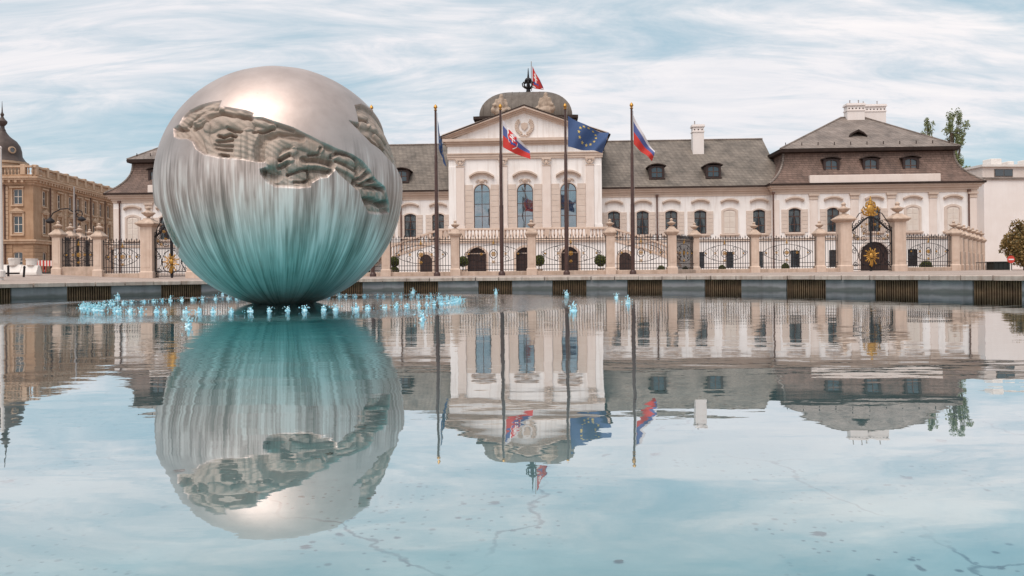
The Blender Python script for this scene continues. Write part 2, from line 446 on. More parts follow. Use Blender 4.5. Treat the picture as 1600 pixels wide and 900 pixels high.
def water_mat():
    m, t, p = mat_base('water')
    t.nodes.remove(p)
    out = t.nodes['Material Output']
    geo = N(t, 'ShaderNodeNewGeometry')
    P = geo.outputs['Position']
    def noise(sx, sy, scale, detail, loc=(0, 0, 0)):
        mp = N(t, 'ShaderNodeMapping'); mp.inputs['Scale'].default_value = (sx, sy, 1); mp.inputs['Location'].default_value = loc
        L(t, P, mp.inputs[0])
        n = N(t, 'ShaderNodeTexNoise', i_Scale=scale, i_Detail=detail, i_Roughness=0.5); L(t, mp.outputs[0], n.inputs[0])
        return n.outputs[0]
    # distance from the globe: falling jets ruffle a ring of water about it
    sub = N(t, 'ShaderNodeVectorMath'); sub.operation = 'DISTANCE'; L(t, P, sub.inputs[0]); sub.inputs[1].default_value = (SPH[0], SPH[1], WZ)
    dist = sub.outputs['Value']
    nz = noise(1, 1, 0.35, 2.0)
    dd = math_(t, 'ADD', dist, math_(t, 'MULTIPLY', math_(t, 'SUBTRACT', nz, 0.5), 2.0))
    ringm = N(t, 'ShaderNodeMapRange', interpolation_type='SMOOTHSTEP'); L(t, math_(t, 'ABSOLUTE', math_(t, 'SUBTRACT', dd, 6.9)), ringm.inputs[0])
    ringm.inputs[1].default_value = 0.0; ringm.inputs[2].default_value = 1.6; ringm.inputs[3].default_value = 1.0; ringm.inputs[4].default_value = 0.0
    fade = N(t, 'ShaderNodeMapRange', interpolation_type='SMOOTHSTEP'); L(t, dist, fade.inputs[0])
    fade.inputs[1].default_value = 9.0; fade.inputs[2].default_value = 19.0; fade.inputs[3].default_value = 1.0; fade.inputs[4].default_value = 0.30
    h = math_(t, 'MULTIPLY', noise(1.0, 1.3, 0.9, 1.0), 0.0045)
    h = math_(t, 'ADD', h, math_(t, 'MULTIPLY', math_(t, 'MULTIPLY', noise(0.6, 1.6, 2.6, 1.5, (5, 3, 0)), 0.0026), fade.outputs[0]))
    h = math_(t, 'ADD', h, math_(t, 'MULTIPLY', math_(t, 'MULTIPLY', noise(0.8, 1.4, 9.0, 2.0, (1, 7, 0)), 0.0010), math_(t, 'MULTIPLY', fade.outputs[0], fade.outputs[0])))
    h = math_(t, 'ADD', h, math_(t, 'MULTIPLY', math_(t, 'MULTIPLY', noise(1, 1.2, 6.0, 3.0), 0.028), ringm.outputs[0]))
    b = N(t, 'ShaderNodeBump', i_Strength=1.0, i_Distance=1.0); L(t, h, b.inputs['Height'])
    gl = N(t, 'ShaderNodeBsdfGlossy'); gl.inputs['Roughness'].default_value = 0.0; gl.inputs[0].default_value = (0.87, 0.89, 0.91, 1); L(t, b.outputs[0], gl.inputs['Normal'])
    tr = N(t, 'ShaderNodeBsdfTransparent'); tr.inputs[0].default_value = (0.80, 0.95, 0.96, 1)
    lw = N(t, 'ShaderNodeLayerWeight', i_Blend=0.5)
    r = ramp(t, [(0.0, 0.02), (0.35, 0.05), (0.60, 0.31), (0.70, 0.53), (0.80, 0.76), (0.90, 0.91), (1.0, 0.985)]); L(t, lw.outputs['Facing'], r.inputs[0])
    mx = N(t, 'ShaderNodeMixShader'); L(t, r.outputs[0], mx.inputs[0]); L(t, tr.outputs[0], mx.inputs[1]); L(t, gl.outputs[0], mx.inputs[2]); L(t, mx.outputs[0], out.inputs[0])
    return m
M['water'] = water_mat()
mb = MB()
mb.rings([[(PC[0] + r * math.cos(2 * PI * i / 160), PC[1] + r * math.sin(2 * PI * i / 160), WZ) for i in range(160)] for r in (0.01, 6, 12, PR + 0.13)], caps=False)
tag(mb.build('water', M['water']), 'still fountain water mirroring palace and sky', kind='structure')

# basin wall: dark back, concrete panels, grates, coping stones
M['coping'] = pm('coping granite', (0.38, 0.295, 0.25), (0.62, 0.52, 0.455), 2.2, 0.8, 0.3, 30, streak=0.85, c3=(0.24, 0.145, 0.10))
M['concrete'] = pm('grey concrete', (0.25, 0.235, 0.245), (0.37, 0.35, 0.355), 1.1, 0.8, 0.3, 25, streak=0.5, c3=(0.15, 0.135, 0.13))
def tide_mark():
    # damp, algae-darkened strip left by the splashing water
    t = M['concrete'].node_tree; p = t.nodes['Principled BSDF']
    src = p.inputs['Base Color'].links[0].from_socket
    geo = N(t, 'ShaderNodeNewGeometry'); sep = N(t, 'ShaderNodeSeparateXYZ'); L(t, geo.outputs['Position'], sep.inputs[0])
    n = N(t, 'ShaderNodeTexNoise', i_Scale=2.2, i_Detail=6.0); L(t, geo.outputs['Position'], n.inputs[0])
    h = math_(t, 'SUBTRACT', math_(t, 'ADD', sep.outputs[2], 0.53), math_(t, 'MULTIPLY', n.outputs[0], 0.22))
    mr = N(t, 'ShaderNodeMapRange', interpolation_type='SMOOTHSTEP'); L(t, h, mr.inputs[0])
    mr.inputs[1].default_value = -0.06; mr.inputs[2].default_value = 0.05; mr.inputs[3].default_value = 0.75; mr.inputs[4].default_value = 0.0
    L(t, mixc(t, mr.outputs[0], src, (0.075, 0.085, 0.075)), p.inputs['Base Color'])
tide_mark()
M['grate'] = pm('rusty grate slat', (0.12, 0.07, 0.042), (0.26, 0.16, 0.09), 5.0, 0.7, 0.3, 30, streak=0.4, c3=(0.06, 0.035, 0.025))
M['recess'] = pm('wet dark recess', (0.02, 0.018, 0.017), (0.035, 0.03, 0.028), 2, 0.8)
wall = MB()
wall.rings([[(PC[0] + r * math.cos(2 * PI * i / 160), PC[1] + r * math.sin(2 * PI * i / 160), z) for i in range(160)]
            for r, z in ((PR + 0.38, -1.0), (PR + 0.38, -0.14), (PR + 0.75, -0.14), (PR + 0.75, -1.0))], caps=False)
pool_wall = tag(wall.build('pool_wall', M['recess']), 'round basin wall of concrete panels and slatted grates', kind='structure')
nper = 35
per = 2 * PI / nper
gw = 0.46 * per
def arc_block(r0, r1, a0, a1, z0, z1, n=3, b=0.012):
    m_ = MB()
    rs = []
    for i in range(n + 1):
        a = a0 + (a1 - a0) * i / n
        c, s = math.cos(a), math.sin(a)
        rs.append([(r * c, r * s, z) for r, z in ((r0, z0), (r0, z1 - b), (r0 + b, z1), (r1, z1), (r1, z0))])
    m_.rings(rs)
    return m_
a_off = math.atan2(32.1 - PC[1], 2.45 - PC[0])
pan_me = arc_block(PR, PR + 0.3, gw / 2, per - gw / 2, -1.0, -0.155, 4).mesh('concrete_panel', M['concrete'])
gm = MB()
ns = 19
for i in range(ns):
    a = -gw / 2 + gw * (i + 0.5) / ns
    c, s = math.cos(a), math.sin(a)
    w = 0.019
    r0, r1 = PR + 0.05 + 0.01 * (i % 2), PR + 0.16
    rs = [[(r * c - k * s * w, r * s + k * c * w, z) for r, k in ((r0, -1), (r0, 1), (r1, 1), (r1, -1))] for z in (-0.99, -0.165)]
    gm.rings(rs)
gr_me = gm.mesh('grate', M['grate'])
for k in range(nper):
    a = a_off + k * per
    link('concrete_panel', pan_me, pool_wall, (PC[0], PC[1], 0.0), (0, 0, a))
    link('grate', gr_me, pool_wall, (PC[0], PC[1], 0), (0, 0, a))
nst = 112
cop = []
for q in range(5):
    aw = 2 * PI / nst
    cop.append(arc_block(PR - 0.12, PR + 0.58, 0.0006 + 0.0004 * q, aw - 0.0006, -0.15, -0.004 - 0.002 * q, 2, 0.02).mesh('coping_stone', M['coping']))
for k in range(nst):
    link('coping_stone', cop[(k * 7) % 5], pool_wall, (PC[0], PC[1], rnd.uniform(-0.006, 0.004)), (0, 0, 2 * PI * k / nst))

# ------------------------------------------------------------------ the steel globe with carved reliefs
MAIN = [(-59.4, 22.8), (-55.2, 24.5), (-54.7, 28.6), (-52.2, 31.3), (-45.0, 33.6), (-37.6, 34.5), (-31.4, 34.8), (-31.1, 31.3), (-25.2, 30.3), (-16.9, 28.6), (-12.6, 27.0), (-13.2, 25.2), (-8.6, 24.9), (-3.5, 23.1), (4.8, 20.5), (9.9, 18.0), (16.5, 15.0), (23.3, 12.4), (30.8, 10.6), (36.2, 8.3), (40.4, 4.8), (44.0, 0.8), (51.3, -2.2), (56.1, -9.4), (58.1, -14.1), (47.8, -15.3), (41.2, -15.1), (37.1, -10.8), (33.6, -6.0), (28.1, -2.5), (23.1, 1.2), (22.0, 2.5), (18.4, -1.0), (14.6, -1.8), (11.9, -3.5), (11.3, -5.4), (6.1, -6.1), (-3.1, -5.8), (-6.7, -3.8), (-9.1, -0.4), (-9.4, 1.7), (-6.6, 2.8), (-7.6, 4.4), (-10.2, 4.4), (-17.5, 5.6), (-26.9, 6.6), (-33.4, 8.1), (-38.0, 10.8), (-40.9, 14.3), (-44.6, 15.9), (-50.1, 16.2), (-55.1, 17.8)]
STROKES = [([(-53.6, 23.7), (-49.4, 28.2), (-41.2, 30.6), (-31.2, 33.0)], 0.089, 0.8), ([(-44.8, 24.9), (-38.4, 28.1), (-30.1, 30.2)], 0.065, 0.6), ([(-49.0, 23.7), (-42.7, 28.0), (-35.3, 30.3)], 0.03, -0.5), ([(-37.8, 26.9), (-29.3, 28.0), (-21.8, 26.2), (-14.2, 24.9)], 0.065, -0.8), ([(-29.8, 29.5), (-21.2, 28.3), (-13.1, 26.6)], 0.059, 0.8), ([(-44.7, 21.8), (-41.3, 22.3), (-38.9, 23.2), (-36.9, 24.7)], 0.059, -0.8), ([(-42.6, 23.6), (-39.2, 25.5)], 0.071, 0.6), ([(-53.7, 18.7), (-49.7, 18.8)], 0.119, 0.7), ([(-56.1, 22.9), (-49.1, 20.9)], 0.071, -0.9), ([(-34.5, 21.7), (-29.8, 23.9), (-23.6, 24.2), (-15.8, 21.5)], 0.119, 0.8), ([(-29.3, 17.4), (-26.5, 16.7), (-23.5, 17.8), (-20.2, 16.3)], 0.047, -1.3), ([(-25.0, 20.7), (-21.6, 19.2), (-17.9, 18.2)], 0.041, -0.9), ([(-29.4, 14.7), (-25.1, 14.8), (-22.1, 15.3)], 0.047, -0.8), ([(-29.4, 11.5), (-25.7, 10.7), (-22.1, 10.3)], 0.036, -0.7), ([(-27.0, 8.3), (-23.4, 7.8)], 0.041, -0.8), ([(-30.2, 13.1), (-25.8, 12.4), (-21.8, 12.3)], 0.03, -0.6), ([(-35.1, 21.8), (-35.6, 17.0), (-32.1, 10.7), (-28.5, 7.8)], 0.071, 0.6), ([(-18.2, 16.2), (-17.5, 6.8)], 0.119, 0.6), ([(-13.8, 16.2), (-12.9, 5.8)], 0.148, 0.7), ([(-12.0, 23.5), (-4.4, 21.7)], 0.065, 0.9), ([(-12.5, 18.4), (-8.2, 19.1), (-3.9, 20.6)], 0.047, -1.2), ([(-11.1, 24.9), (-3.5, 22.5), (4.8, 19.7)], 0.036, -0.6), ([(-9.4, 5.4), (-9.9, 11.4), (-8.1, 16.3), (-0.4, 17.1), (7.6, 16.0)], 0.113, -1.1), ([(-5.6, 4.4), (-4.1, 11.0), (-1.0, 14.5), (7.5, 14.2), (15.1, 12.6)], 0.12, 0.9), ([(-1.3, 5.9), (2.6, 8.3)], 0.053, -1.2), ([(-1.8, 2.6), (2.0, 4.6)], 0.06, -1.2), ([(0.0, 7.3), (4.7, 10.2)], 0.06, 0.8), ([(-0.5, 4.0), (3.6, 6.3)], 0.047, 0.8), ([(8.8, 6.3), (14.7, 6.5), (20.9, 5.1)], 0.1, -1.2), ([(2.0, -0.4), (7.1, 1.9), (10.3, 2.2), (10.8, -2.0), (8.7, -3.4), (4.5, -3.5)], 0.04, -1.0), ([(-8.9, 0.9), (-6.1, 0.2), (-3.1, -0.8)], 0.153, -1.1), ([(-4.8, 3.4), (-3.8, 3.1)], 0.12, 0.8), ([(11.4, 2.4), (15.7, 2.3), (20.8, 1.8)], 0.073, -0.8), ([(11.4, 4.3), (16.9, 4.3), (21.4, 3.1)], 0.06, 0.7), ([(3.6, 3.6), (8.2, 4.4)], 0.1, 0.8), ([(23.3, 4.8), (32.7, 1.2)], 0.053, 0.8), ([(23.4, 7.1), (32.8, 3.4)], 0.027, -0.6), ([(22.9, 9.0), (33.8, 6.9)], 0.06, 0.8), ([(21.1, 8.8), (25.7, 11.2), (32.8, 9.7), (34.5, 4.7), (32.8, -1.6)], 0.06, -1.0), ([(32.7, -1.9), (36.3, 0.4), (40.3, 3.6)], 0.067, -1.2), ([(34.9, -3.1), (43.5, 0.4)], 0.067, -1.1), ([(38.6, -3.5), (51.4, -2.9)], 0.08, -1.2), ([(34.1, -0.4), (42.2, 5.8)], 0.053, 0.7), ([(35.5, -1.9), (42.7, 2.1)], 0.047, 0.8), ([(39.3, -1.9), (46.2, -0.4)], 0.053, 0.8), ([(37.7, -9.8), (42.5, -9.4), (49.4, -10.7), (56.1, -9.4)], 0.1, -1.2), ([(35.8, -6.1), (45.6, -5.9), (54.3, -7.2)], 0.113, 0.8), ([(42.5, -13.3), (48.2, -13.6)], 0.113, 0.7), ([(16.2, 12.1), (15.2, 9.5), (11.0, 8.9)], 0.033, -0.9), ([(-5.6, -0.9), (2.0, -4.4), (7.1, -4.8)], 0.087, 0.5), ([(16.1, 10.4), (20.6, 9.6)], 0.067, 0.6), ([(44.0, 32.5), (52.2, 32.5)], 0.067, 0.8), ([(42.9, 29.4), (51.1, 30.2)], 0.047, -1), ([(42.5, 27.2), (47.7, 27.4)], 0.08, 0.8), ([(38.7, 23.3), (45.3, 19.8), (50.9, 16.2)], 0.067, -0.8), ([(49.7, 27.1), (57.7, 25.8), (63.1, 21.4)], 0.067, 0.9), ([(46.7, 20.6), (53.4, 16.6)], 0.04, -1), ([(52.5, 22.9), (57.8, 17.3)], 0.047, 0.8), ([(54.8, 16.8), (60.4, 11.4)], 0.06, -1), ([(32.9, 26.9), (39.5, 26.7)], 0.08, -0.7)]
MAIN_P = MAIN
RIGHT_P = [(32.7, 27.3), (39.7, 27.1), (42.4, 34.4), (44.3, 38.1), (55.3, 41.3), (75, 40), (95, 30), (102, 10), (88, 3), (72, 5), (65.9, 7.9), (56, 11.4), (50.3, 14.9), (44.1, 17.1), (38.8, 21.3)]
LEFT_P = [(-70, -12.4), (-64.3, -17.5), (-60.8, -21.2), (-59.2, -26.3), (-60.8, -29.9), (-76, -35), (-100, -30), (-100, -8), (-84, -8)]

def build_globe():
    # fine mesh where the reliefs are, coarser on the far side and towards the poles
    lon = np.concatenate([np.arange(-180, -112, 1.4), np.arange(-112, 112, 0.25), np.arange(112, 179.5, 1.4)])
    lat = np.concatenate([np.arange(-89.2, -45, 1.3), np.arange(-45, 50, 0.25), np.arange(50, 89.3, 1.3)])
    NLON, NLAT = len(lon), len(lat)
    LO, LA = np.meshgrid(lon, lat)
    lo, la = LO.ravel(), LA.ravel()
    k = SR * PI / 180
    X = lo * np.cos(np.radians(la)) * k
    Y = la * k
    def xy(p): return (p[0] * math.cos(R_(p[1])) * k, p[1] * k)
    act = np.where((np.abs(lo) < 112) & (la > -45) & (la < 50))[0]
    ax, ay = X[act], Y[act]
    def seg(p, q):
        dx, dy = q[0] - p[0], q[1] - p[1]
        l2 = dx * dx + dy * dy + 1e-9
        t = np.clip(((ax - p[0]) * dx + (ay - p[1]) * dy) / l2, 0, 1)
        return np.hypot(ax - p[0] - t * dx, ay - p[1] - t * dy)
    depth = np.zeros(len(lo)); rmask = np.zeros(len(lo)); ident = np.zeros(len(lo), int); allm = np.zeros(len(act))
    for idx, poly in enumerate((MAIN_P, RIGHT_P, LEFT_P)):
        pts = [xy(p) for p in poly]
        d = np.full(len(act), 1e9); ins = np.zeros(len(act), bool)
        for i in range(len(pts)):
            p, q = pts[i], pts[(i + 1) % len(pts)]
            d = np.minimum(d, seg(p, q))
            cond = (p[1] > ay) != (q[1] > ay)
            xi = p[0] + (ay - p[1]) / (q[1] - p[1] + 1e-12) * (q[0] - p[0])
            ins ^= cond & (ax < xi)
        m = np.clip(d / 0.07, 0, 1) * ins
        allm = np.maximum(allm, m * m * (3 - 2 * m))
        ident[act[ins & (d > 0.012)]] = idx + 1
    h = -0.12 * allm
    # the figures and their drapery: raised limbs and cut folds
    for pts, w, a in STROKES:
        pts = [xy(p) for p in pts]
        d = np.full(len(act), 1e9)
        for i in range(len(pts) - 1):
            d = np.minimum(d, seg(pts[i], pts[i + 1]))
        w = max(w * (1.0 if a > 0 else 0.8), 0.036)
        if a > 0: h += allm * a * 0.10 * np.sqrt(np.clip(1 - (d / (w * 1.45)) ** 2, 0, 1))
        else: h += allm * a * 0.135 * np.clip(1 - d / (w * 1.35), 0, 1) ** 0.8
    # chisel-like folds running with the bands
    wob = 0.5 * np.sin(ax * 3.1 + ay * 1.3) + 0.4 * np.sin(ax * 1.7 - ay * 4.2 + 1)
    f1 = np.sin((ax * 0.55 + ay * 1.0) * 17 + wob * 4)
    f2 = np.sin((ax * 1.0 - ay * 0.5) * 14 + wob * 4 + 2)
    patch = 1 / (1 + np.exp(-6 * np.sin(ax * 2.3 + 0.6 * np.sin(ay * 3)) ))
    h += allm * (0.010 * f1 * patch + 0.012 * f2 * (1 - patch)) + allm * 0.006 * np.sin((ax * 0.6 + ay) * 41 + wob * 7)
    depth[act] = h; rmask[act] = allm
    # very slight unevenness of the beaten shell
    r = SR + depth + 0.004 * np.sin(np.radians(lo) * 7 + la * .05) * np.cos(np.radians(la) * 5)
    hh = math.hypot(SPH[0], SPH[1]); fx, fy = -SPH[0] / hh, -SPH[1] / hh; rx, ry = SPH[1] / hh, -SPH[0] / hh
    cl, sl = np.cos(np.radians(lo)), np.sin(np.radians(lo)); cb, sb = np.cos(np.radians(la)), np.sin(np.radians(la))
    V = np.stack([r * cb * (cl * fx + sl * rx), r * cb * (cl * fy + sl * ry), r * sb], 1)
    i0 = np.arange(NLAT - 1)[:, None] * NLON + np.arange(NLON)[None, :]
    i1 = np.arange(NLAT - 1)[:, None] * NLON + (np.arange(NLON)[None, :] + 1) % NLON
    F = np.stack([i0.ravel(), i1.ravel(), i1.ravel() + NLON, i0.ravel() + NLON], 1)
    fid = ident[F].max(1)
    out = []
    for idx in range(4):
        Fi = F[fid == idx]
        used, inv = np.unique(Fi, return_inverse=True)
        Vi = V[used]; Fi = inv.reshape(Fi.shape)
        faces = [tuple(q) for q in Fi.tolist()]
        if idx == 0:   # close the poles
            top = [int(np.searchsorted(used, (NLAT - 1) * NLON + i)) for i in range(NLON)]
            bot = [int(np.searchsorted(used, i)) for i in range(NLON)]
            faces.append(tuple(top)); faces.append(tuple(reversed(bot)))
        me = bpy.data.meshes.new('globe' if idx == 0 else 'carved_relief')
        me.from_pydata(Vi.tolist(), [], faces)
        me.polygons.foreach_set('use_smooth', [True] * len(me.polygons))
        at = me.attributes.new('relief', 'FLOAT', 'POINT'); at.data.foreach_set('value', rmask[used].astype(np.float32))
        me.update()
        out.append(me)
    return out

def steel_mat(name):
    m, t, p = mat_base(name)
    ra = N(t, 'ShaderNodeAttribute'); ra.attribute_name = 'relief'; rf = ra.outputs['Fac']
    tc = N(t, 'ShaderNodeTexCoord'); P = tc.outputs['Object']
    sep = N(t, 'ShaderNodeSeparateXYZ'); L(t, P, sep.inputs[0])
    ang = math_(t, 'ARCTAN2', sep.outputs[0], math_(t, 'MULTIPLY', sep.outputs[1], -1.0))
    zn = math_(t, 'DIVIDE', sep.outputs[2], SR)
    def streaks(ks, kz, off, detail=3.0):
        cmb = N(t, 'ShaderNodeCombineXYZ'); L(t, math_(t, 'MULTIPLY', ang, ks), cmb.inputs[0]); L(t, math_(t, 'MULTIPLY', zn, kz), cmb.inputs[1]); cmb.inputs[2].default_value = off
        n = N(t, 'ShaderNodeTexNoise', i_Scale=1.0, i_Detail=detail, i_Roughness=0.6); L(t, cmb.outputs[0], n.inputs[0])
        return n.outputs[0]
    s1 = streaks(5, 1.1, 0.0); s2 = streaks(24, 1.6, 4.0); s3 = streaks(70, 2.6, 9.0)
    s = math_(t, 'ADD', math_(t, 'ADD', math_(t, 'MULTIPLY', s1, 0.40), math_(t, 'MULTIPLY', s2, 0.36)), math_(t, 'MULTIPLY', s3, 0.24))
    rs = ramp(t, [(0.485, 0.0), (0.53, 0.35), (0.59, 1.0)]); L(t, s, rs.inputs[0])
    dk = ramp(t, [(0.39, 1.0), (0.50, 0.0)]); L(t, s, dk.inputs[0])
    # lime runs where the overflow trickles: below the carved band, fading in from it
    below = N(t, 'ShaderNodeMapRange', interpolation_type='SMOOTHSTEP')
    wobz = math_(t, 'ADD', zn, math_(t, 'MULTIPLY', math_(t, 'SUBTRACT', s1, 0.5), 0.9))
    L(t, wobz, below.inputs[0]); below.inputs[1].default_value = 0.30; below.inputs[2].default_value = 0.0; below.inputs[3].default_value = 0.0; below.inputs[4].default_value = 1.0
    n = N(t, 'ShaderNodeTexNoise', i_Scale=1.2, i_Detail=7.0, i_Roughness=0.6); L(t, P, n.inputs[0])
    r = ramp(t, [(0.3, (0.45, 0.365, 0.33)), (0.7, (0.58, 0.48, 0.44))]); L(t, n.outputs[0], r.inputs[0])
    rr2 = ramp(t, [(0.3, (0.30, 0.225, 0.18)), (0.7, (0.47, 0.37, 0.305))]); L(t, n.outputs[0], rr2.inputs[0])
    c = mixc(t, rf, r.outputs[0], rr2.outputs[0])  # browner cast tone on the reliefs, with occlusion-like darkening put into the colour
    low = N(t, 'ShaderNodeMapRange', interpolation_type='SMOOTHSTEP'); L(t, zn, low.inputs[0])
    low.inputs[1].default_value = -0.95; low.inputs[2].default_value = -0.45; low.inputs[3].default_value = 0.25; low.inputs[4].default_value = 1.0
    lime = math_(t, 'MULTIPLY', math_(t, 'MULTIPLY', rs.outputs[0], below.outputs[0]), low.outputs[0])
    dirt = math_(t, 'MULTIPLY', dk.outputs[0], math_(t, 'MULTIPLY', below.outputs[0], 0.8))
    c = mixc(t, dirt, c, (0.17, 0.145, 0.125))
    if True:
        # small rust spots
        v = N(t, 'ShaderNodeTexVoronoi', i_Scale=2.6); L(t, P, v.inputs[0])
        rv = ramp(t, [(0.02, 1.0), (0.07, 0.0)]); L(t, v.outputs['Distance'], rv.inputs[0])
        c = mixc(t, math_(t, 'MULTIPLY', rv.outputs[0], 0.3), c, (0.35, 0.24, 0.17))
    c = mixc(t, math_(t, 'MULTIPLY', lime, math_(t, 'SUBTRACT', 0.92, math_(t, 'MULTIPLY', rf, 0.65))), c, (0.84, 0.79, 0.755))
    L(t, c, p.inputs['Base Color'])
    L(t, math_(t, 'SUBTRACT', math_(t, 'SUBTRACT', 0.88, math_(t, 'MULTIPLY', rf, 0.78)), math_(t, 'MULTIPLY', lime, 0.30), clamp=True), p.inputs['Metallic'])
    L(t, math_(t, 'ADD', math_(t, 'ADD', 0.50, math_(t, 'MULTIPLY', rf, 0.18)), math_(t, 'MULTIPLY', lime, 0.2)), p.inputs['Roughness'])
    nb = N(t, 'ShaderNodeTexNoise', i_Scale=9.0, i_Detail=6.0); L(t, P, nb.inputs[0])
    b = N(t, 'ShaderNodeBump', i_Distance=0.04); L(t, math_(t, 'ADD', 0.05, math_(t, 'MULTIPLY', rf, 0.5)), b.inputs['Strength']); L(t, nb.outputs[0], b.inputs['Height']); L(t, b.outputs[0], p.inputs['Normal'])
    return m
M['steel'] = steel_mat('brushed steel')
globe_root = empty('globe_sculpture', (SPH[0], SPH[1], -0.95), 0, 'huge stainless steel globe with carved relief bands standing in the basin', 'sculpture')
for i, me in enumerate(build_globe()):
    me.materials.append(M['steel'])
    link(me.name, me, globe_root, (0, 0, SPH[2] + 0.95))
ped = MB(); ped.lathe([(1.25, 0), (1.25, 0.08), (0.85, 0.12), (0.7, 0.5)], n=40); ped.build('pedestal', M['recess'], globe_root, smooth=True)

# fountain jets
def jet_mat():
    m, t, p = mat_base('aerated water')
    geo = N(t, 'ShaderNodeNewGeometry')
    n = N(t, 'ShaderNodeTexNoise', i_Scale=18.0, i_Detail=3.0); L(t, geo.outputs['Position'], n.inputs[0])
    r = ramp(t, [(0.35, (0.38, 0.76, 0.92)), (0.65, (0.72, 0.93, 0.99))]); L(t, n.outputs[0], r.inputs[0])
    L(t, r.outputs[0], p.inputs['Base Color'])
    p.inputs['Roughness'].default_value = 0.2
    p.inputs['Subsurface Weight'].default_value = 0.4
    p.inputs['Subsurface Radius'].default_value = (0.05, 0.1, 0.1)
    p.inputs['Alpha'].default_value = 0.82
    return m
M['jet'] = jet_mat()
def jet_mesh(h, seed):
    r = random.Random(seed); m_ = MB(); sp = MB()
    def col(m_, x, y, hh, rr):
        rs = []
        for j in range(9):
            f = j / 8
            rad = rr * (1.25 - 0.75 * f + 0.55 * (1 - f) ** 6) * (0.8 + 0.4 * r.random()) * (1 if j < 8 else 0.35)
            ox, oy = x + 0.014 * r.uniform(-1, 1), y + 0.014 * r.uniform(-1, 1)
            rs.append([(ox + rad * math.cos(2 * PI * i / 7), oy + rad * math.sin(2 * PI * i / 7), hh * f - 0.02) for i in range(7)])
        m_.rings(rs)
    col(m_, 0, 0, h, 0.023)
    col(sp, r.uniform(0.03, 0.06), r.uniform(-.02, .02), h * r.uniform(.5, .85), 0.022)
    col(sp, -r.uniform(0.03, 0.06), r.uniform(-.02, .02), h * r.uniform(.3, .6), 0.020)
    for _ in range(9):       # spray drops
        a, d = r.uniform(0, 6.28), r.uniform(0.03, 0.16)
        sp.ball((d * math.cos(a), d * math.sin(a), r.uniform(0.0, h * (1.05 - d * 3.5))), r.uniform(0.008, 0.018), 5, 4)
    rs = [[(rr * math.cos(2 * PI * i / 12) * (0.85 + .3 * r.random()), rr * math.sin(2 * PI * i / 12) * (0.85 + .3 * r.random()), z) for i in range(12)] for rr, z in ((0.07, -0.01), (0.05, 0.01), (0.03, 0.02))]
    sp.rings(rs)
    return m_.mesh('water_jet', M['jet'], True), sp.mesh('spray', M['jet'], True)
jets_in = [jet_mesh(0.105 + 0.012 * q, q) for q in range(5)]
jets_out = [jet_mesh(0.17 + 0.015 * q, 20 + q) for q in range(4)]
nj = 84
for k in range(nj):
    a = 2 * PI * k / nj + rnd.uniform(-.02, .02)
    rr = 4.55 + rnd.uniform(-.06, .06)
    jm = jets_in[rnd.randrange(5)]
    o = link('water_jet', jm[0], None, (SPH[0] + rr * math.cos(a), SPH[1] + rr * math.sin(a), WZ), (0, 0, rnd.uniform(0, 6)))
    tag(link('spray', jm[1], o), kind='stuff')
    o.scale = (1, 1, rnd.uniform(0.75, 1.25))
    tag(o, 'low pale blue water jet in the tight ring around the steel globe', 'water jet', 'inner ring of water jets')
for k in range(16):
    a = 2 * PI * (k + 0.35) / 16
    x, y = SPH[0] + 8.9 * math.cos(a), SPH[1] + 8.9 * math.sin(a)
    if math.hypot(x - PC[0], y - PC[1]) > PR - 0.4 or x < SPH[0] - 7.5: continue
    o = link('water_jet', jets_out[k % 4][0], None, (x, y, WZ), (0, 0, rnd.uniform(0, 6)))
    tag(link('spray', jets_out[k % 4][1], o), kind='stuff')
    tag(o, 'taller lone water jet of the wide outer ring around the globe', 'water jet', 'outer ring of water jets')
# dead leaves and grit lying on the pool floor close to the near rim
M['deadleaf'] = pm('sodden leaf', (0.015, 0.018, 0.015), (0.04, 0.035, 0.025), 20, 0.8)
lr = random.Random(3)
leaf_me = []
for q in range(4):
    m_ = MB(); n = 9
    m_.add([(0, 0, 0.004)] + [((0.030 + 0.010 * lr.random()) * math.cos(2 * PI * i / n) * (1.4 if i % 3 == 0 else 1), (0.016 + 0.007 * lr.random()) * math.sin(2 * PI * i / n), 0.006 * lr.random()) for i in range(n)], [(0, 1 + i, 1 + (i + 1) % n) for i in range(n)])
    leaf_me.append(m_.mesh('sunken_leaf', M['deadleaf']))
for k, (xx, yy, sc_) in enumerate([(-1.62, 2.72, 2.2), (-.35, 2.55, .8), (.75, 2.7, .9), (1.35, 3.4, 1.4), (.42, 3.1, .9), (-.9, 3.3, 1.1), (2.2, 4.3, 1.3), (-.1, 3.9, 1.2), (1.9, 3.0, .8), (-2.0, 4.6, 1.4), (-2.9, 4.4, 1.3), (.9, 4.9, 1.5), (.1, 2.5, .7), (2.9, 5.2, 1.5), (-1.2, 5.0, 1.3), (1.0, 2.55, .6)]):
    o = link('sunken_leaf', leaf_me[k % 4], None, (xx, yy, -0.944), (0, 0, lr.uniform(0, 6)), (sc_ * .62,) * 3)
    tag(o, 'dark dead leaf lying on the turquoise pool floor', 'leaf', 'dead leaves on the pool floor')

# ------------------------------------------------------------------ facade helpers
def arch(uc, w, zt, rise, n=10, inset=0.0):
    """points of an opening's head, left to right"""
    hw = w / 2 - inset
    pts = []
    for i in range(n + 1):
        x = -1 + 2 * i / n
        if rise > 0.36 * w:
            a = PI * (1 - i / n); pts.append((uc + hw * math.cos(a), zt - rise + (rise - inset) * math.sin(a)))
        else:
            pts.append((uc + hw * x, zt - inset - rise * x * x))
    return pts

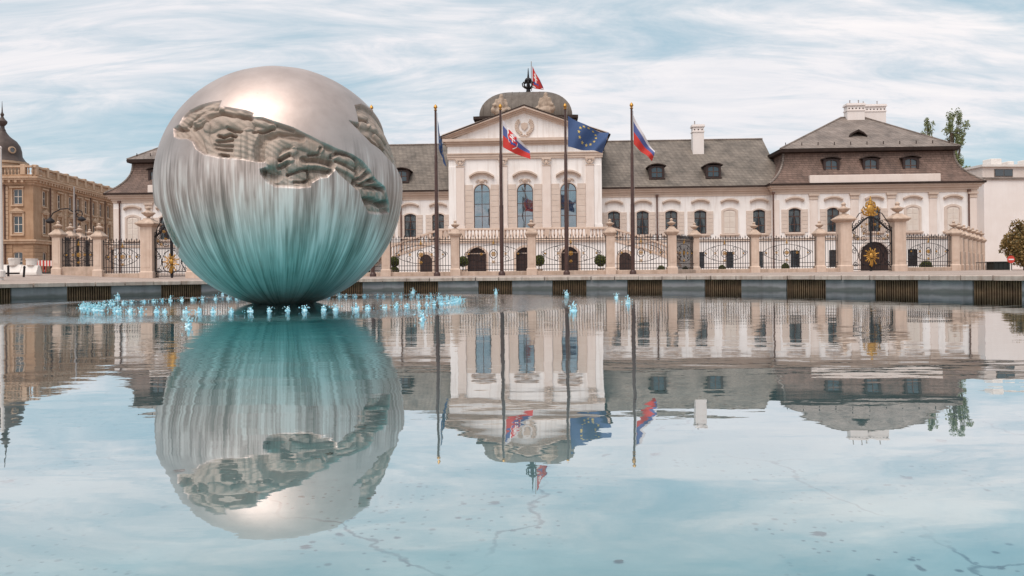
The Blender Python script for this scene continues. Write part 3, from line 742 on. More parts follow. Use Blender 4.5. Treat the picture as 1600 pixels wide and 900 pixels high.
def wall_front(mb, u0, u1, z0, z1, v, ops, depth=0.25):
    """plane wall with arched openings cut through it, and their reveals. ops: (uc, w, zb, zt, rise)"""
    cols = {}
    for o in ops: cols.setdefault(round(o[0], 3), []).append(o)
    def quad(a, b, c, d): mb.add([(a[0], v, a[1]), (b[0], v, b[1]), (c[0], v, c[1]), (d[0], v, d[1])], [(0, 1, 2, 3)])
    x = u0
    for uc in sorted(cols):
        os_ = sorted(cols[uc], key=lambda o: o[2])
        w = max(o[1] for o in os_)
        l, r = uc - w / 2, uc + w / 2
        quad((x, z0), (l, z0), (l, z1), (x, z1))
        z = z0
        for (c, ow, zb, zt, rise) in os_:
            ol, orr = c - ow / 2, c + ow / 2
            if zb > z: quad((l, z), (r, z), (r, zb), (l, zb))
            zs = zt
            if ow < w - 1e-4:
                quad((l, zb), (ol, zb), (ol, zs), (l, zs)); quad((orr, zb), (r, zb), (r, zs), (orr, zs))
            pts = arch(c, ow, zt, rise)
            for i in range(len(pts) - 1):
                quad(pts[i], pts[i + 1], (pts[i + 1][0], zs + 0.001), (pts[i][0], zs + 0.001))
            outline = [(ol, zb)] + pts + [(orr, zb)]
            for i in range(len(outline)):
                a, b = outline[i], outline[(i + 1) % len(outline)]
                mb.add([(a[0], v, a[1]), (b[0], v, b[1]), (b[0], v + depth, b[1]), (a[0], v + depth, a[1])], [(0, 1, 2, 3)])
            z = zs + 0.001
        quad((l, z), (r, z), (r, z1), (l, z1))
        x = r
    quad((x, z0), (u1, z0), (u1, z1), (x, z1))
    return mb

_wc = {}
def window(parent, uc, v, zb, zt, w, rise, rows=3, cols=2, fmat='wood', gmat='glass', curtain=None, name='window', fw=0.06, glaze=True):
    """a window: frame with mullion and transoms, each pane, and a pair of curtains"""
    key = (round(w, 3), round(zt - zb, 3), round(rise, 3), rows, cols, fmat, gmat, fw)
    H = zt - zb
    if key not in _wc:
        f = MB()
        outer = [(-w / 2, 0)] + arch(0, w, H, rise) + [(w / 2, 0)]
        inner = [(-w / 2 + fw, fw)] + arch(0, w, H, rise, inset=fw) + [(w / 2 - fw, fw)]
        outer.append(outer[0]); inner.append(inner[0])
        f.strip(inner, outer, -0.04, 0.05)
        spring = H - rise * (1.0 if rise > .36 * w else 1.2)
        hs = [spring * (k + 1) / (rows - 1) if rise > .36 * w else H * (k + 1) / rows for k in range(rows - 1)]
        for z in hs: f.box(-w / 2 + fw * .8, w / 2 - fw * .8, -0.03, 0.045, z - fw * .45, z + fw * .45)
        for c in range(1, cols):
            x = -w / 2 + w * c / cols
            f.box(x - fw * .45, x + fw * .45, -0.036, 0.047, fw * .8, H - fw * .8)
        panes = []
        zz = [0.0] + hs
        for k in range(rows):
            a = zz[k] + fw * .4
            for c in range(cols):
                l, r = -w / 2 + w * c / cols + fw * .4, -w / 2 + w * (c + 1) / cols - fw * .4
                if k < rows - 1:
                    poly = [(l, a), (r, a), (r, zz[k + 1] - fw * .4), (l, zz[k + 1] - fw * .4)]
                else:
                    poly = [(l, a), (r, a)] + [p for p in reversed(arch(0, w, H, rise, 16, fw * .5)) if l - .001 <= p[0] <= r + .001]
                panes.append(MB().prism(poly, 0.0, 0.012).mesh('pane', M[gmat]))
        cu = []
        for s in (-1, 1):
            c_ = MB(); nf = 6; rs = []
            for j in range(8):
                fz = j / 7
                wid = w * 0.46 * (1 - 0.55 * (1 - abs(fz - 0.25) / 0.75) * (fz > .25) * 1.0) if fz > 0.25 else w * 0.40
                wid = w * (0.22 + 0.28 * abs(fz - 0.3) / 0.7)
                ring = []
                for q in range(nf * 2 + 1):
                    x = s * (w / 2 - wid * q / (nf * 2)); ring.append((x, 0.075 + 0.03 * (q % 2), 0.05 + (H - rise - 0.1) * fz))
                rs.append(ring)
            c_.rings(rs, caps=False, closed=False)
            cu.append(c_.mesh('curtain', M['curtain']))
        _wc[key] = (f.mesh(name, M[fmat]), panes, cu)
    fme, panes, cu = _wc[key]
    o = link(name, fme, parent, (uc, v, zb))
    if glaze:
        for p in panes: link('pane', p, o)
    if curtain:
        for c in cu: link('curtain', c, o)
    return o

_hc = {}
def hood(parent, uc, v, z, w, mat='trim', name='window_hood', h=0.16, bow=0.22, d=0.28):
    """bowed hood moulding over a window"""
    key = (w, mat, h, bow, d)
    if key not in _hc:
        m_ = MB(); n = 12
        for k, (dz, hh, dd, ww) in enumerate(((0, h * .45, d * .65, w * .96), (h * .45, h * .55, d, w))):
            lo, hi = [], []
            for i in range(n + 1):
                x = -1 + 2 * i / n; b = bow * (1 - min(1, abs(x) * 1.05) ** 2.4)
                lo.append((x * ww / 2, dz + b)); hi.append((x * ww / 2, dz + hh + b))
            m_.strip(lo, hi, -dd, 0.02)
        _hc[key] = m_.mesh(name, M[mat], True)
    return link(name, _hc[key], parent, (uc, v, z))

_bc = {}
def banding(parent, uc, v, zb, zt, w, n):
    """channelled stucco panel beside a window: separate courses with open joints"""
    key = (w, zt - zb, n)
    H = (zt - zb) / n
    if key not in _bc:
        m_ = MB(); m_.bbox(-w / 2, w / 2, -0.06, 0.02, 0.016, H - 0.016, 0.015)
        _bc[key] = m_.mesh('stucco_course', M['band'])
    for i in range(n):
        link('stucco_course', _bc[key], parent, (uc, v, zb + i * H))

def surround(parent, uc, v, zb, zt, w, rise, t=0.14, mat='band', d=0.08, name='window_surround'):
    key = ('s', w, zt - zb, rise, t, mat, d)
    if key not in _hc:
        H = zt - zb
        inner = [(-w / 2 - .001, 0)] + [(x, z + .001) for x, z in arch(0, w + .002, H, rise)] + [(w / 2 + .001, 0)]
        outer = [(-w / 2 - t, 0)] + arch(0, w + 2 * t, H + t, rise * (1 + 2 * t / w)) + [(w / 2 + t, 0)]
        m_ = MB(); m_.strip(inner, outer, -d, 0.03)
        _hc[key] = m_.mesh(name, M[mat], True)
    return link(name, _hc[key], parent, (uc, v, zb))

def sill(parent, uc, v, z, w, mat='trim'):
    key = ('sill', w, mat)
    if key not in _hc:
        m_ = MB(); m_.bbox(-w / 2, w / 2, -0.22, 0.03, -0.15, 0.0, 0.03); m_.box(-w / 2 + .12, w / 2 - .12, -0.14, 0.02, -0.26, -0.15)
        _hc[key] = m_.mesh('window_sill', M[mat])
    return link('window_sill', _hc[key], parent, (uc, v, z))

def cornice(mb, u0, u1, v, z, steps, side=0.0):
    """stacked mouldings; steps: (height, projection). side: how far the ends return"""
    for h, pr in steps:
        mb.box(u0 - pr * side, u1 + pr * side, v - pr, v + 0.3, z, z + h)
        z += h
    return mb

# ------------------------------------------------------------------ the palace
palace = empty('palace', (1.4, 76.0, 0), R_(-2.5), 'long white baroque palace with domed centre and pavilion wings behind the fence', 'palace')
GZ = -0.3
CV, WV, PV = -1.5, 0.0, -1.0
EAVE = 8.3
CWIN = [-4.2, 0.0, 4.2]
WWIN = [8.7, 11.5, 14.3, 17.12, 19.95, 22.8]
WBLIND = {19.95}
PWIN = [25.9, 29.55, 33.4, 37.0, 40.75]
PBLIND = {37.0, 40.75, 39.2}
PWINL = [25.9, 29.2, 32.6, 35.9, 39.2]
wop = lambda u: (u, 1.18, 3.72, 6.05, 0.2)
glazed = []
# centre block
cw = MB()
wall_front(cw, -7.42, 7.42, GZ, 11.2, CV, [(u, 1.56, 4.4, 8.75, 0.74) for u in CWIN])
for s in (-1, 1): cw.add([(s * 7.42, CV, GZ), (s * 7.42, 14, GZ), (s * 7.42, 14, 13), (s * 7.42, CV, 13)], [(0, 1, 2, 3)])
cw.add([(-7.42, 14, GZ), (7.42, 14, GZ), (7.42, 14, 13), (-7.42, 14, 13)], [(0, 1, 2, 3)])
cw.add([(-7.42, CV, 11.2), (7.42, CV, 11.2), (7.42, CV, 13.1), (-7.42, CV, 13.1)], [(0, 1, 2, 3)])
cw.build('centre_wall', M['plaster'], palace)
for s in (-1, 1):
    ww = MB()
    us = sorted(s * u for u in WWIN)
    a, b = sorted((s * 7.42, s * 24.1))
    low = [(s * u, 0.72, 0.35, 1.95, 0.03) for u in WWIN if u not in (8.7,)]
    wall_front(ww, a, b, GZ, EAVE, WV, [wop(s * u) for u in WWIN if not (u in WBLIND and s > 0)] + low)
    ww.build('wing_wall', M['plaster'], palace)
    MB().add([(a, 14, GZ), (b, 14, GZ), (b, 14, EAVE), (a, 14, EAVE)], [(0, 1, 2, 3)]).build('rear_wall', M['plaster'], palace)
    pw = MB()
    a, b = sorted((s * 23.95, s * (42.95 if s > 0 else 41.2)))
    low = [(s * u, 0.85, 0.35, 2.0, 0.03) for u in (25.9, 29.55, 37.0, 40.6)]
    wall_front(pw, a, b, GZ, EAVE, PV, [wop(s * u) for u in (PWIN if s > 0 else PWINL) if u not in PBLIND] + (low + [(s * 33.4, 2.7, GZ, 2.75, 1.3)] if s > 0 else []))
    for e in (a, b): pw.add([(e, PV, GZ), (e, 15, GZ), (e, 15, EAVE), (e, PV, EAVE)], [(0, 1, 2, 3)])
    pw.add([(a, 15, GZ), (b, 15, GZ), (b, 15, EAVE), (a, 15, EAVE)], [(0, 1, 2, 3)])
    pw.build('pavilion_wall', M['plaster'], palace)

# windows of the centre
for u in CWIN:
    window(palace, u, CV + 0.18, 4.4, 8.75, 1.56, 0.74, rows=4, curtain=False, gmat='glass_c')
    surround(palace, u, CV, 4.4, 8.75, 1.56, 0.74, 0.10)
    for s in (-1, 1): banding(palace, u + s * 1.26, CV, 4.35, 8.7, 0.78, 8)
    hood(palace, u, CV, 9.25, 2.4, h=0.3, bow=0.42, d=0.4)
    crt = MB()   # cartouche under the hood
    crt.ball((0, -0.08, 0), (0.28, 0.12, 0.22)); crt.ball((0, -0.13, 0.02), (0.14, 0.12, 0.13))
    for s in (-1, 1):
        crt.tube([(s * 0.22, -.1, .12), (s * .42, -.1, .1), (s * .55, -.1, -.05), (s * .46, -.1, -.14), (s * .38, -.1, -.05)], 0.05)
    crt.build('cartouche', M['trim'], palace, (u, CV, 9.03), True)
# glazed and blind windows of wings and pavilions
def blind_window(u, v):
    key = 'blind'
    if key not in _hc:
        a = MB()
        n = 10
        lo = [(-0.59 + 1.18 * i / n, 0.0) for i in range(n + 1)]
        a.strip(lo, arch(0, 1.18, 2.33, 0.2, n), -0.03, 0.02)
        pieces = []
        for c in (-1, 1):
            for r in range(4):
                p_ = MB(); x0, x1 = sorted((c * 0.03, c * 0.52)); z0, z1 = 0.06 + r * 0.54, 0.06 + r * 0.54 + 0.5
                for q in range(5): p_.add([(x0, -0.075, z0 + (z1 - z0) * q / 5), (x1, -0.075, z0 + (z1 - z0) * q / 5), (x1, -0.045, z0 + (z1 - z0) * (q + 1) / 5), (x0, -0.045, z0 + (z1 - z0) * (q + 1) / 5)], [(0, 1, 2, 3)])
                p_.add([(x0, -0.045, z0), (x1, -0.045, z0), (x1, -0.045, z1), (x0, -0.045, z1)], [(0, 1, 2, 3)])
                pieces.append(p_.mesh('shutter_panel', M['shutter']))
        _hc[key] = (a.mesh('closed_shutters', M['pilaster']), pieces)
    me, pieces = _hc[key]
    o = link('closed_shutters', me, palace, (u, v, 3.72))
    for p_ in pieces: link('shutter_panel', p_, o)
    surround(palace, u, v, 3.72, 6.05, 1.18, 0.2, 0.2, 'band', 0.1)
for s in (-1, 1):
    for lst, v, blind in ((WWIN, WV, WBLIND if s > 0 else set()), (PWIN if s > 0 else PWINL, PV, PBLIND)):
        for u in lst:
            if u in blind: blind_window(s * u, v)
            else:
                window(palace, s * u, v + 0.16, 3.72, 6.05, 1.18, 0.2, rows=3, curtain=True)
                surround(palace, s * u, v, 3.72, 6.05, 1.18, 0.2, 0.12)
                for q in (-1, 1): banding(palace, s * u + q * 0.97, v, 3.72, 5.95, 0.56, 6)
            hood(palace, s * u, v, 6.66, 1.75, h=0.26, bow=0.24, d=0.3)
            sill(palace, s * u, v, 3.70, 1.9)
    # small grilled ground-floor windows
    for u in WWIN[1:]:
        window(palace, s * u, WV + 0.12, 0.35, 1.95, 0.72, 0.03, rows=5, cols=4, fmat='iron', gmat='glass_far', name='grilled_window', fw=0.05)
    if s > 0:
        for u in (25.9, 29.55, 37.0, 40.6):
            window(palace, s * u, PV + 0.12, 0.35, 2.0, 0.85, 0.03, rows=5, cols=4, fmat='iron', gmat='glass_far', name='grilled_window', fw=0.05)
# carriage door in the pavilion
dr = MB(); dr.prism([(-1.35, 0)] + arch(0, 2.7, 3.05, 1.3, 14) + [(1.35, 0)], 0.16, 0.24)
door = dr.build('door', M['darkwood'], palace, (33.4, PV, GZ))
for i in range(8):
    x = -1.3 + 2.6 * i / 8
    h = 1.75 + 1.28 * math.sqrt(max(0, 1 - ((x + .16) / 1.36) ** 2))
    MB().bbox(x + .015, x + 0.31, 0.12, 0.165, 0.05, h - 0.08, 0.01).build('plank', M['darkwood'], door)
surround(palace, 33.4, PV, GZ, 2.75, 2.7, 1.3, 0.22, 'pilaster', 0.1, 'door_surround')

# string course between floors, plinth, cornices
for s in (-1, 1):
    a, b = sorted((s * 7.42, s * 23.9))
    m_ = MB(); m_.bbox(a, b, WV - 0.09, WV + .05, 2.98, 3.2, .03); m_.build('string_course', M['trim'], palace)
    m_ = MB(); cornice(m_, a, b, WV, 7.42, ((.22, .08), (.22, .16), (.2, .34), (.17, .5))); m_.build('cornice', M['trim'], palace)
    m_ = MB(); m_.box(a, b, -0.62, -0.50, 8.20, 8.36); m_.build('gutter', M['ledge'], palace)
    e = 42.95 if s > 0 else 41.2
    a, b = sorted((s * 23.95, s * e))
    m_ = MB(); m_.bbox(a - .02, b + .02, PV - 0.09, PV + .05, 2.98, 3.2, .03); m_.build('string_course', M['trim'], palace)
    m_ = MB()
    z = 7.42
    for h, pr in ((.22, .08), (.22, .16), (.2, .34), (.17, .5)):
        m_.box(a - pr, b + pr, PV - pr, 15 + pr, z, z + h); z += h
    m_.build('cornice', M['trim'], palace)
    # pilasters
    pil = [(24.15, .55), (27.7, .72), (31.55, .72), (35.0, .72), (38.9, .68), (e - .35, .7)] if s > 0 else [(24.15, .55), (27.55, .72), (30.9, .72), (34.2, .72), (37.55, .68), (40.85, .6)]
    for u, w in pil:
        p_ = MB(); p_.bbox(-w / 2, w / 2, -0.12, 0.03, 3.2, 6.85, .02); p_.box(-w / 2 - .05, w / 2 + .05, -.16, .03, 3.2, 3.42)
        p_ = p_.build('pilaster', M['pilaster'], palace, (s * u, PV, 0))
        if .6 < w:
            c_ = MB(); c_.box(-w / 2 - .04, w / 2 + .04, -.17, .02, 6.85, 6.95); c_.box(-w / 2 - .02, w / 2 + .02, -.14, .02, 6.95, 7.2); c_.box(-w / 2 - .12, w / 2 + .12, -.24, .02, 7.2, 7.4)
            c_.build('capital', M['trim'], p_)
# downpipes
for u, v in ((12.9, WV), (23.85, PV), (42.2, PV), (-12.4, WV), (-23.85, PV), (-40.5, PV)):
    m_ = MB(); m_.tube([(u, v - .14, 7.5), (u, v - .14, 4), (u, v - .14, GZ)], 0.075, 8); m_.box(u - .13, u + .13, v - .3, v - .02, 7.4, 7.62)
    m_.build('downpipe', M['pipe'], palace)

# centre order: pilasters, entablature, pediment
for u, w in ((-7.05, .74), (-6.28, .78), (-2.1, .78), (2.1, .78), (6.28, .78), (7.05, .74)):
    outer = abs(u) > 7
    p_ = MB(); p_.bbox(-w / 2, w / 2, -0.14 - (.05 if not outer else 0), 0.03, 4.35, 10.45, .02); p_.box(-w / 2 - .05, w / 2 + .05, -.22, .03, 4.35, 4.7)
    p_ = p_.build('pilaster', M['pilaster'] if not outer else M['plaster'], palace, (u, CV, 0))
    if not outer:
        c_ = MB(); c_.box(-w / 2 - .06, w / 2 + .06, -.26, .02, 11.02, 11.18); c_.box(-w / 2 - .02, w / 2 + .02, -.24, .02, 10.42, 10.5)
        for s in (-1, 1):
            c_.tube([(s * .08, -.22, 10.55), (s * .3, -.24, 10.75), (s * .42, -.25, 10.92), (s * .30, -.25, 10.98), (s * .24, -.24, 10.86)], .055)
        c_.ball((0, -.22, 10.75), (.16, .08, .2))
        c_.build('capital', M['trim'], p_, smooth=False)
ent = MB(); cornice(ent, -7.45, 7.45, CV, 11.18, ((.2, .16), (.24, .22), (.1, .3)), 0.4); ent.build('architrave', M['trim'], palace)
ent = MB(); ent.box(-7.5, 7.5, CV - .14, CV + .1, 11.72, 12.42); ent.build('frieze', M['plaster'], palace)
ent = MB(); cornice(ent, -7.5, 7.5, CV, 12.42, ((.2, .22), (.2, .4), (.26, .62)), 0.7); ent.build('cornice', M['trim'], palace)
ty = MB(); ty.prism([(-7.3, 13.05), (7.3, 13.05), (0, 15.75)], CV - .02, CV + 0.2); ty.build('tympanum', M['plaster'], palace)
rk = MB()
for s in (-1, 1):
    for lo, hi, pr in ((0.0, .2, .25), (.2, .36, .42), (.36, .62, .66)):
        p0, p1 = (s * 8.0, 12.86), (0, 15.62)
        rk.prism([(p0[0], p0[1] + lo), (p1[0], p1[1] + lo), (p1[0], p1[1] + hi), (p0[0], p0[1] + hi)] if s < 0 else [(p1[0], p1[1] + lo), (p0[0], p0[1] + lo), (p0[0], p0[1] + hi), (p1[0], p1[1] + hi)], CV - pr - (.003 if s < 0 else 0), CV + .2)
rk.build('raking_cornice', M['trim'], palace)
m_ = MB()
for s in (-1, 1):
    m_.add([(s * 8.25, CV - .7, 13.3), (0, CV - .7, 16.28), (0, 12, 16.28), (s * 8.25, 12, 13.3)], [(0, 1, 2, 3)])
    m_.add([(s * 8.25, CV - .7, 13.18), (0, CV - .7, 16.16), (0, 12, 16.16), (s * 8.25, 12, 13.18)], [(0, 1, 2, 3)])
    m_.add([(s * 8.25, CV - .7, 13.3), (0, CV - .7, 16.28), (0, CV - .7, 16.16), (s * 8.25, CV - .7, 13.18)], [(0, 1, 2, 3)])
    m_.add([(s * 8.25, CV - .7, 13.3), (s * 8.25, 12, 13.3), (s * 7.6, 12, 12.6), (s * 7.6, CV - .4, 12.6)], [(0, 1, 2, 3)])
m_.build('centre_roof', M['ledge'], palace)
# emblem: laurel wreath and shield
em = MB()
for s in (-1, 1):
    pts = [(s * .75 * math.sin(a), -.1, -.75 * math.cos(a)) for a in [0.25 + 2.1 * i / 10 for i in range(11)]]
    em.tube(pts, .06)
    for q in pts[1:]:
        em.ball((q[0] * 1.1, -.12, q[2] * 1.1 + .05), (.13, .08, .1), 6, 4); em.ball((q[0] * .85, -.12, q[2] * .85), (.08, .06, .1), 6, 4)
em.prism([(-.32, .3), (-.32, -.05), (0, -.4), (.32, -.05), (.32, .3), (0, .38)], -.16, .02)
em.tube([(-.5, -.1, -.75), (-.2, -.12, -.95), (0, -.12, -.8), (.2, -.12, -.95), (.5, -.1, -.75)], .06)
em.build('wreath_emblem', M['trim'], palace, (0, CV, 14.25), True)

# sculpture groups on the pediment
def trophy(seed):
    r = random.Random(seed); bm = bmesh.new()
    def blob(c, s):
        mt = Matrix.Translation(c) @ Matrix.Diagonal((*s, 1)); bmesh.ops.create_icosphere(bm, subdivisions=2, radius=1, matrix=mt)
    blob((0, 0, .35), (.75, .5, .45)); blob((0, 0, .95), (.45, .38, .6)); blob((.05, -.05, 1.7), (.22, .22, .26)); blob((0.02, 0, 1.35), (.34, .3, .35))
    for s in (-1, 1):
        blob((s * .5, -.1, .9), (.22, .2, .42)); blob((s * .75, -.15, .5), (.28, .24, .3)); blob((s * .42, -.05, 1.3), (.2, .18, .22))
    for _ in range(14): blob((r.uniform(-.8, .8), r.uniform(-.4, .1), r.uniform(.15, 1.0)), (r.uniform(.1, .2),) * 3)
    me = bpy.data.meshes.new('statue'); bm.to_mesh(me); bm.free()
    me.materials.append(M['sculpt']); me.polygons.foreach_set('use_smooth', [True] * len(me.polygons))
    return me
for u, z, sd_, rz in ((-2.25, 15.25, 1, .2), (2.05, 15.32, 2, -.2)):
    o = link('statue', trophy(sd_), palace, (u, CV - .2, z), (0, 0, rz), (1.0, 1.0, 1.12))
    rm = o.modifiers.new('remesh', 'REMESH'); rm.mode = 'VOXEL'; rm.voxel_size = 0.07; rm.use_smooth_shade = True

# dome
DC = (0.1, 4.5)
dm = MB()
def sqring(h, z): return [(DC[0] - h, DC[1] - h, z), (DC[0] + h, DC[1] - h, z), (DC[0] + h, DC[1] + h, z), (DC[0] - h, DC[1] + h, z)]
prof = [(5.9, 13.4), (5.35, 14.1), (5.0, 14.75), (4.9, 15.15)]
dm.rings([sqring(h, z) for h, z in prof], True); dm.build('dome_drum', M['domeroof'], palace)
dm = MB(); dm.sq([(4.95, 15.12), (5.15, 15.22), (5.15, 15.5), (4.75, 15.6)], (DC[0], DC[1], 0)); dm.build('dome_ledge', M['ledge'], palace)
dm = MB()
dm.rings([sqring(0.4 + 4.2 * max(0, math.cos(a)), 15.58 + 3.2 * math.sin(a)) for a in [PI / 2 * i / 14 for i in range(15)]], True)
dome = dm.build('dome', M['domeroof'], palace, smooth=True)
rb = MB()   # standing seams of the lead
for k in range(-6, 7):
    for sx, sy in ((0, -1), (1, 0), (-1, 0)):
        pts = []
        for i in range(13):
            a = PI / 2 * i / 12; h = 0.4 + 4.2 * max(0, math.cos(a)); z = 15.58 + 3.2 * math.sin(a); e = k * .7
            if abs(e) > h: break
            pts.append((DC[0] + (e if sx == 0 else sx * h), DC[1] + (sy * h if sx == 0 else e), z + .01))
        if len(pts) > 2: rb.tube(pts, .03, 4)
rb.build('seam', M['domeroof'], dome)
fn = MB(); fn.lathe([(.5, 0), (.5, .12), (.22, .2), (.18, .5), (.32, .62), (.2, .75), (.14, 1.05), (.28, 1.2), (.34, 1.35), (.26, 1.5), (.1, 1.6), (.07, 1.9), (.05, 2.2), (.02, 2.5)], n=14)
for k in range(8):
    a = 2 * PI * k / 8
    fn.tube([(.3 * math.cos(a), .3 * math.sin(a), .62), (.5 * math.cos(a), .5 * math.sin(a), .8), (.55 * math.cos(a), .55 * math.sin(a), 1.05), (.42 * math.cos(a), .42 * math.sin(a), 1.2), (.3 * math.cos(a), .3 * math.sin(a), 1.1)], .06, 5)
fn.build('dome_finial', M['iron'], palace, (0.3, DC[1], 18.72), True).scale = (1.15, 1.15, 1.12)

# wing roofs
for s in (-1, 1):
    prof = [(-.55, 8.32), (-.2, 8.55), (.5, 9.05), (7.2, 14.1), (14, 9.0), (14.6, 8.32)]
    a, b = sorted((s * 7.0, s * 25.2))
    m_ = MB(); m_.rings([[(a, v, z) for v, z in prof], [(b, v, z) for v, z in prof]], True); m_.build('wing_roof', M['roof'], palace)
    m_ = MB(); m_.tube([(a, 7.2, 14.12), (b, 7.2, 14.12)], .12, 8); m_.build('ridge', M['roof_g'], palace)
def dormer(u, v, z, w=1.15, h=1.2, mat='darkwood', deep=2.2):
    """eyebrow dormer: frame box with a bowed roof"""
    m_ = MB()
    wall_front(m_, -w / 2 - .16, w / 2 + .16, 0, h + .15, 0, [(0, w - .12, .18, h, .16)], .12)
    for s in (-1, 1): m_.add([(s * (w / 2 + .16), 0, 0), (s * (w / 2 + .16), deep, 0), (s * (w / 2 + .16), deep, h + .15), (s * (w / 2 + .16), 0, h + .15)], [(0, 1, 2, 3)])
    o = m_.build('dormer', M[mat], palace, (u, v, z))
    n = 10; lo, hi = [], []
    for i in range(n + 1):
        x = -1 + 2 * i / n; zz = h + .06 + .22 * (1 - x * x)
        lo.append((x * (w / 2 + .32), zz)); hi.append((x * (w / 2 + .32), zz + .1))
    MB().strip(lo, hi, -.2, deep).build('dormer_roof', M['ledge'], o)
    MB().bbox(-w / 2 - .22, w / 2 + .22, -.14, .06, .02, .14, .02).build('dormer_sill', M[mat], o)
    w_ = MB()
    ww, hh = w - .12, h - .2
    w_.box(-.035, .035, .04, .1, .2, h - .06)
    for zz in (.2 + hh * .5,): w_.box(-ww / 2, ww / 2, .045, .095, zz - .03, zz + .03)
    w_.build('glazing_bar', M['wood'], o)
    for c in (-1, 1):
        for k in range(2):
            x0, x1 = sorted((c * .04, c * ww / 2))
            MB().box(x0, x1, .085, .1, .2 + hh * .5 * k + .03, .2 + hh * .5 * (k + 1) - .02).build('pane', M['glass_far'], o)
    return o
for u in (13.05, 18.6, -12.5, -18.6): dormer(u, 0.75, 9.22, 1.15, 1.2)
# pavilion roofs
for s in (-1, 1):
    u0, u1 = sorted((s * 23.4, s * (43.5 if s > 0 else 41.8)))
    def rr(inset, z): return [(u0 + inset, -1.55 + inset, z), (u1 - inset, -1.55 + inset, z), (u1 - inset, 15.55 - inset, z), (u0 + inset, 15.55 - inset, z)]
    m_ = MB(); m_.rings([rr(1.9 * (1 - (1 - t) ** 2.4), 8.36 + 3.2 * t) for t in [i / 9 for i in range(10)]], True); m_.build('mansard_roof', M['roof_b'], palace)
    for i_ in (0, 1, 2, 3):
        hp = [Vector(rr(1.9 * (1 - (1 - t) ** 2.4), 8.38 + 3.2 * t)[i_]) for t in [k / 9 for k in range(10)]]
        MB().tube(hp, .11, 6).build('hip_ridge', M['roof_g'], palace, smooth=True)
    m_ = MB(); m_.rings([rr(1.85, 11.5), rr(1.5, 11.6), rr(1.45, 11.85), rr(1.6, 11.93)], True); m_.build('roof_ledge', M['ledge'], palace)
    m_ = MB(); m_.rings([rr(-.08, 8.2), rr(-.1, 8.38)], True); m_.build('gutter', M['ledge'], palace)
    c0, c1 = (33.4, 35.7) if s > 0 else (-34.6, -32.4)
    base = rr(1.5, 11.94)
    m_ = MB(); m_.add(base + [(c0, 7, 16.2), (c1, 7, 16.2)], [(0, 1, 5, 4), (1, 2, 5), (2, 3, 4, 5), (3, 0, 4)]); m_.build('hip_roof', M['roof_g'], palace)
    m_ = MB(); m_.tube([base[0], (c0, 7, 16.22), (c1, 7, 16.22), base[1]], .1, 6); m_.build('ridge', M['roof_g'], palace)
    # snow hooks along the foot of the hip
    m_ = MB()
    for k in range(11):
        x = u0 + 2.2 + (u1 - u0 - 4.4) * k / 10; m_.box(x - .03, x + .03, .55, .62, 12.1, 12.62)
    m_.build('snow_hooks', M['ledge'], palace)
    for u in (29.75, 33.5, 37.3): dormer(s * u, -.15, 9.3, 1.2, 1.42, deep=1.6)
    xa, xb = sorted((s * 27.2, s * (39.4 if s > 0 else 37.4)))
    m_ = MB(); m_.bbox(xa, xb, -1.55, -1.2, 8.4, 9.12, .03); m_.build('parapet', M['pilaster'], palace)
    # little eye dormer on the hip
    o = MB().lathe([(.6, -1.4), (.6, 0), (.44, .02)], n=14).build('eye_dormer', M['darkwood'], palace, (s * 33.3, 3.1, 13.35), rot=(R_(90), 0, 0))
    MB().lathe([(.36, .025), (.36, .035)], n=14).build('pane', M['glass_far'], o)
    m_ = MB(); m_.strip([(-.85, -.05), (-.5, .28), (0, .5), (.5, .28), (.85, -.05)], [(-.9, .05), (-.52, .42), (0, .7), (.52, .42), (.9, .05)], -1.0, .3)
    m_.build('dormer_roof', M['ledge'], palace, (s * 33.3, 3.2, 13.4))
# chimneys
def chimney(u, v, z0, z1, w, d, mat='white', pots=2):
    o = MB().bbox(-w / 2, w / 2, -d / 2, d / 2, z0, z1 - .25, .02).build('chimney', M[mat], palace, (u, v, 0))
    m_ = MB(); m_.box(-w / 2 - .06, w / 2 + .06, -d / 2 - .06, d / 2 + .06, z1 - .8, z1 - .7); m_.box(-w / 2 - .1, w / 2 + .1, -d / 2 - .1, d / 2 + .1, z1 - .25, z1 - .12); m_.box(-w / 2 - .05, w / 2 + .05, -d / 2 - .05, d / 2 + .05, z1 - .12, z1)
    m_.build('chimney_cap', M[mat], o)
    h_ = MB()
    n = max(2, int(w / .35))
    for i in range(n):
        x = -w / 2 + w * (i + .5) / n; h_.box(x - .06, x + .06, -d / 2 - .02, -d / 2 + .01, z1 - .6, z1 - .48)
    h_.build('flue_holes', M['ledge'], o)
    for i in range(pots):
        MB().lathe([(.06, z1), (.05, z1 + .35), (.09, z1 + .38), (.0, z1 + .45)], (-w / 4 + w / 2 * i, 0, 0), 8).build('pot', M['lampmetal'], o)
chimney(17.95, 5.2, 11.5, 15.35, 1.15, .9, pots=1)
chimney(-17.95, 5.2, 11.5, 15.35, 1.15, .9, pots=1)
chimney(34.75, 6.9, 14.5, 17.6, 1.8, 1.0)
chimney(37.0, 8.3, 13.0, 17.75, 2.9, 1.0)
chimney(-34.3, 6.9, 14.5, 17.6, 1.8, 1.0)

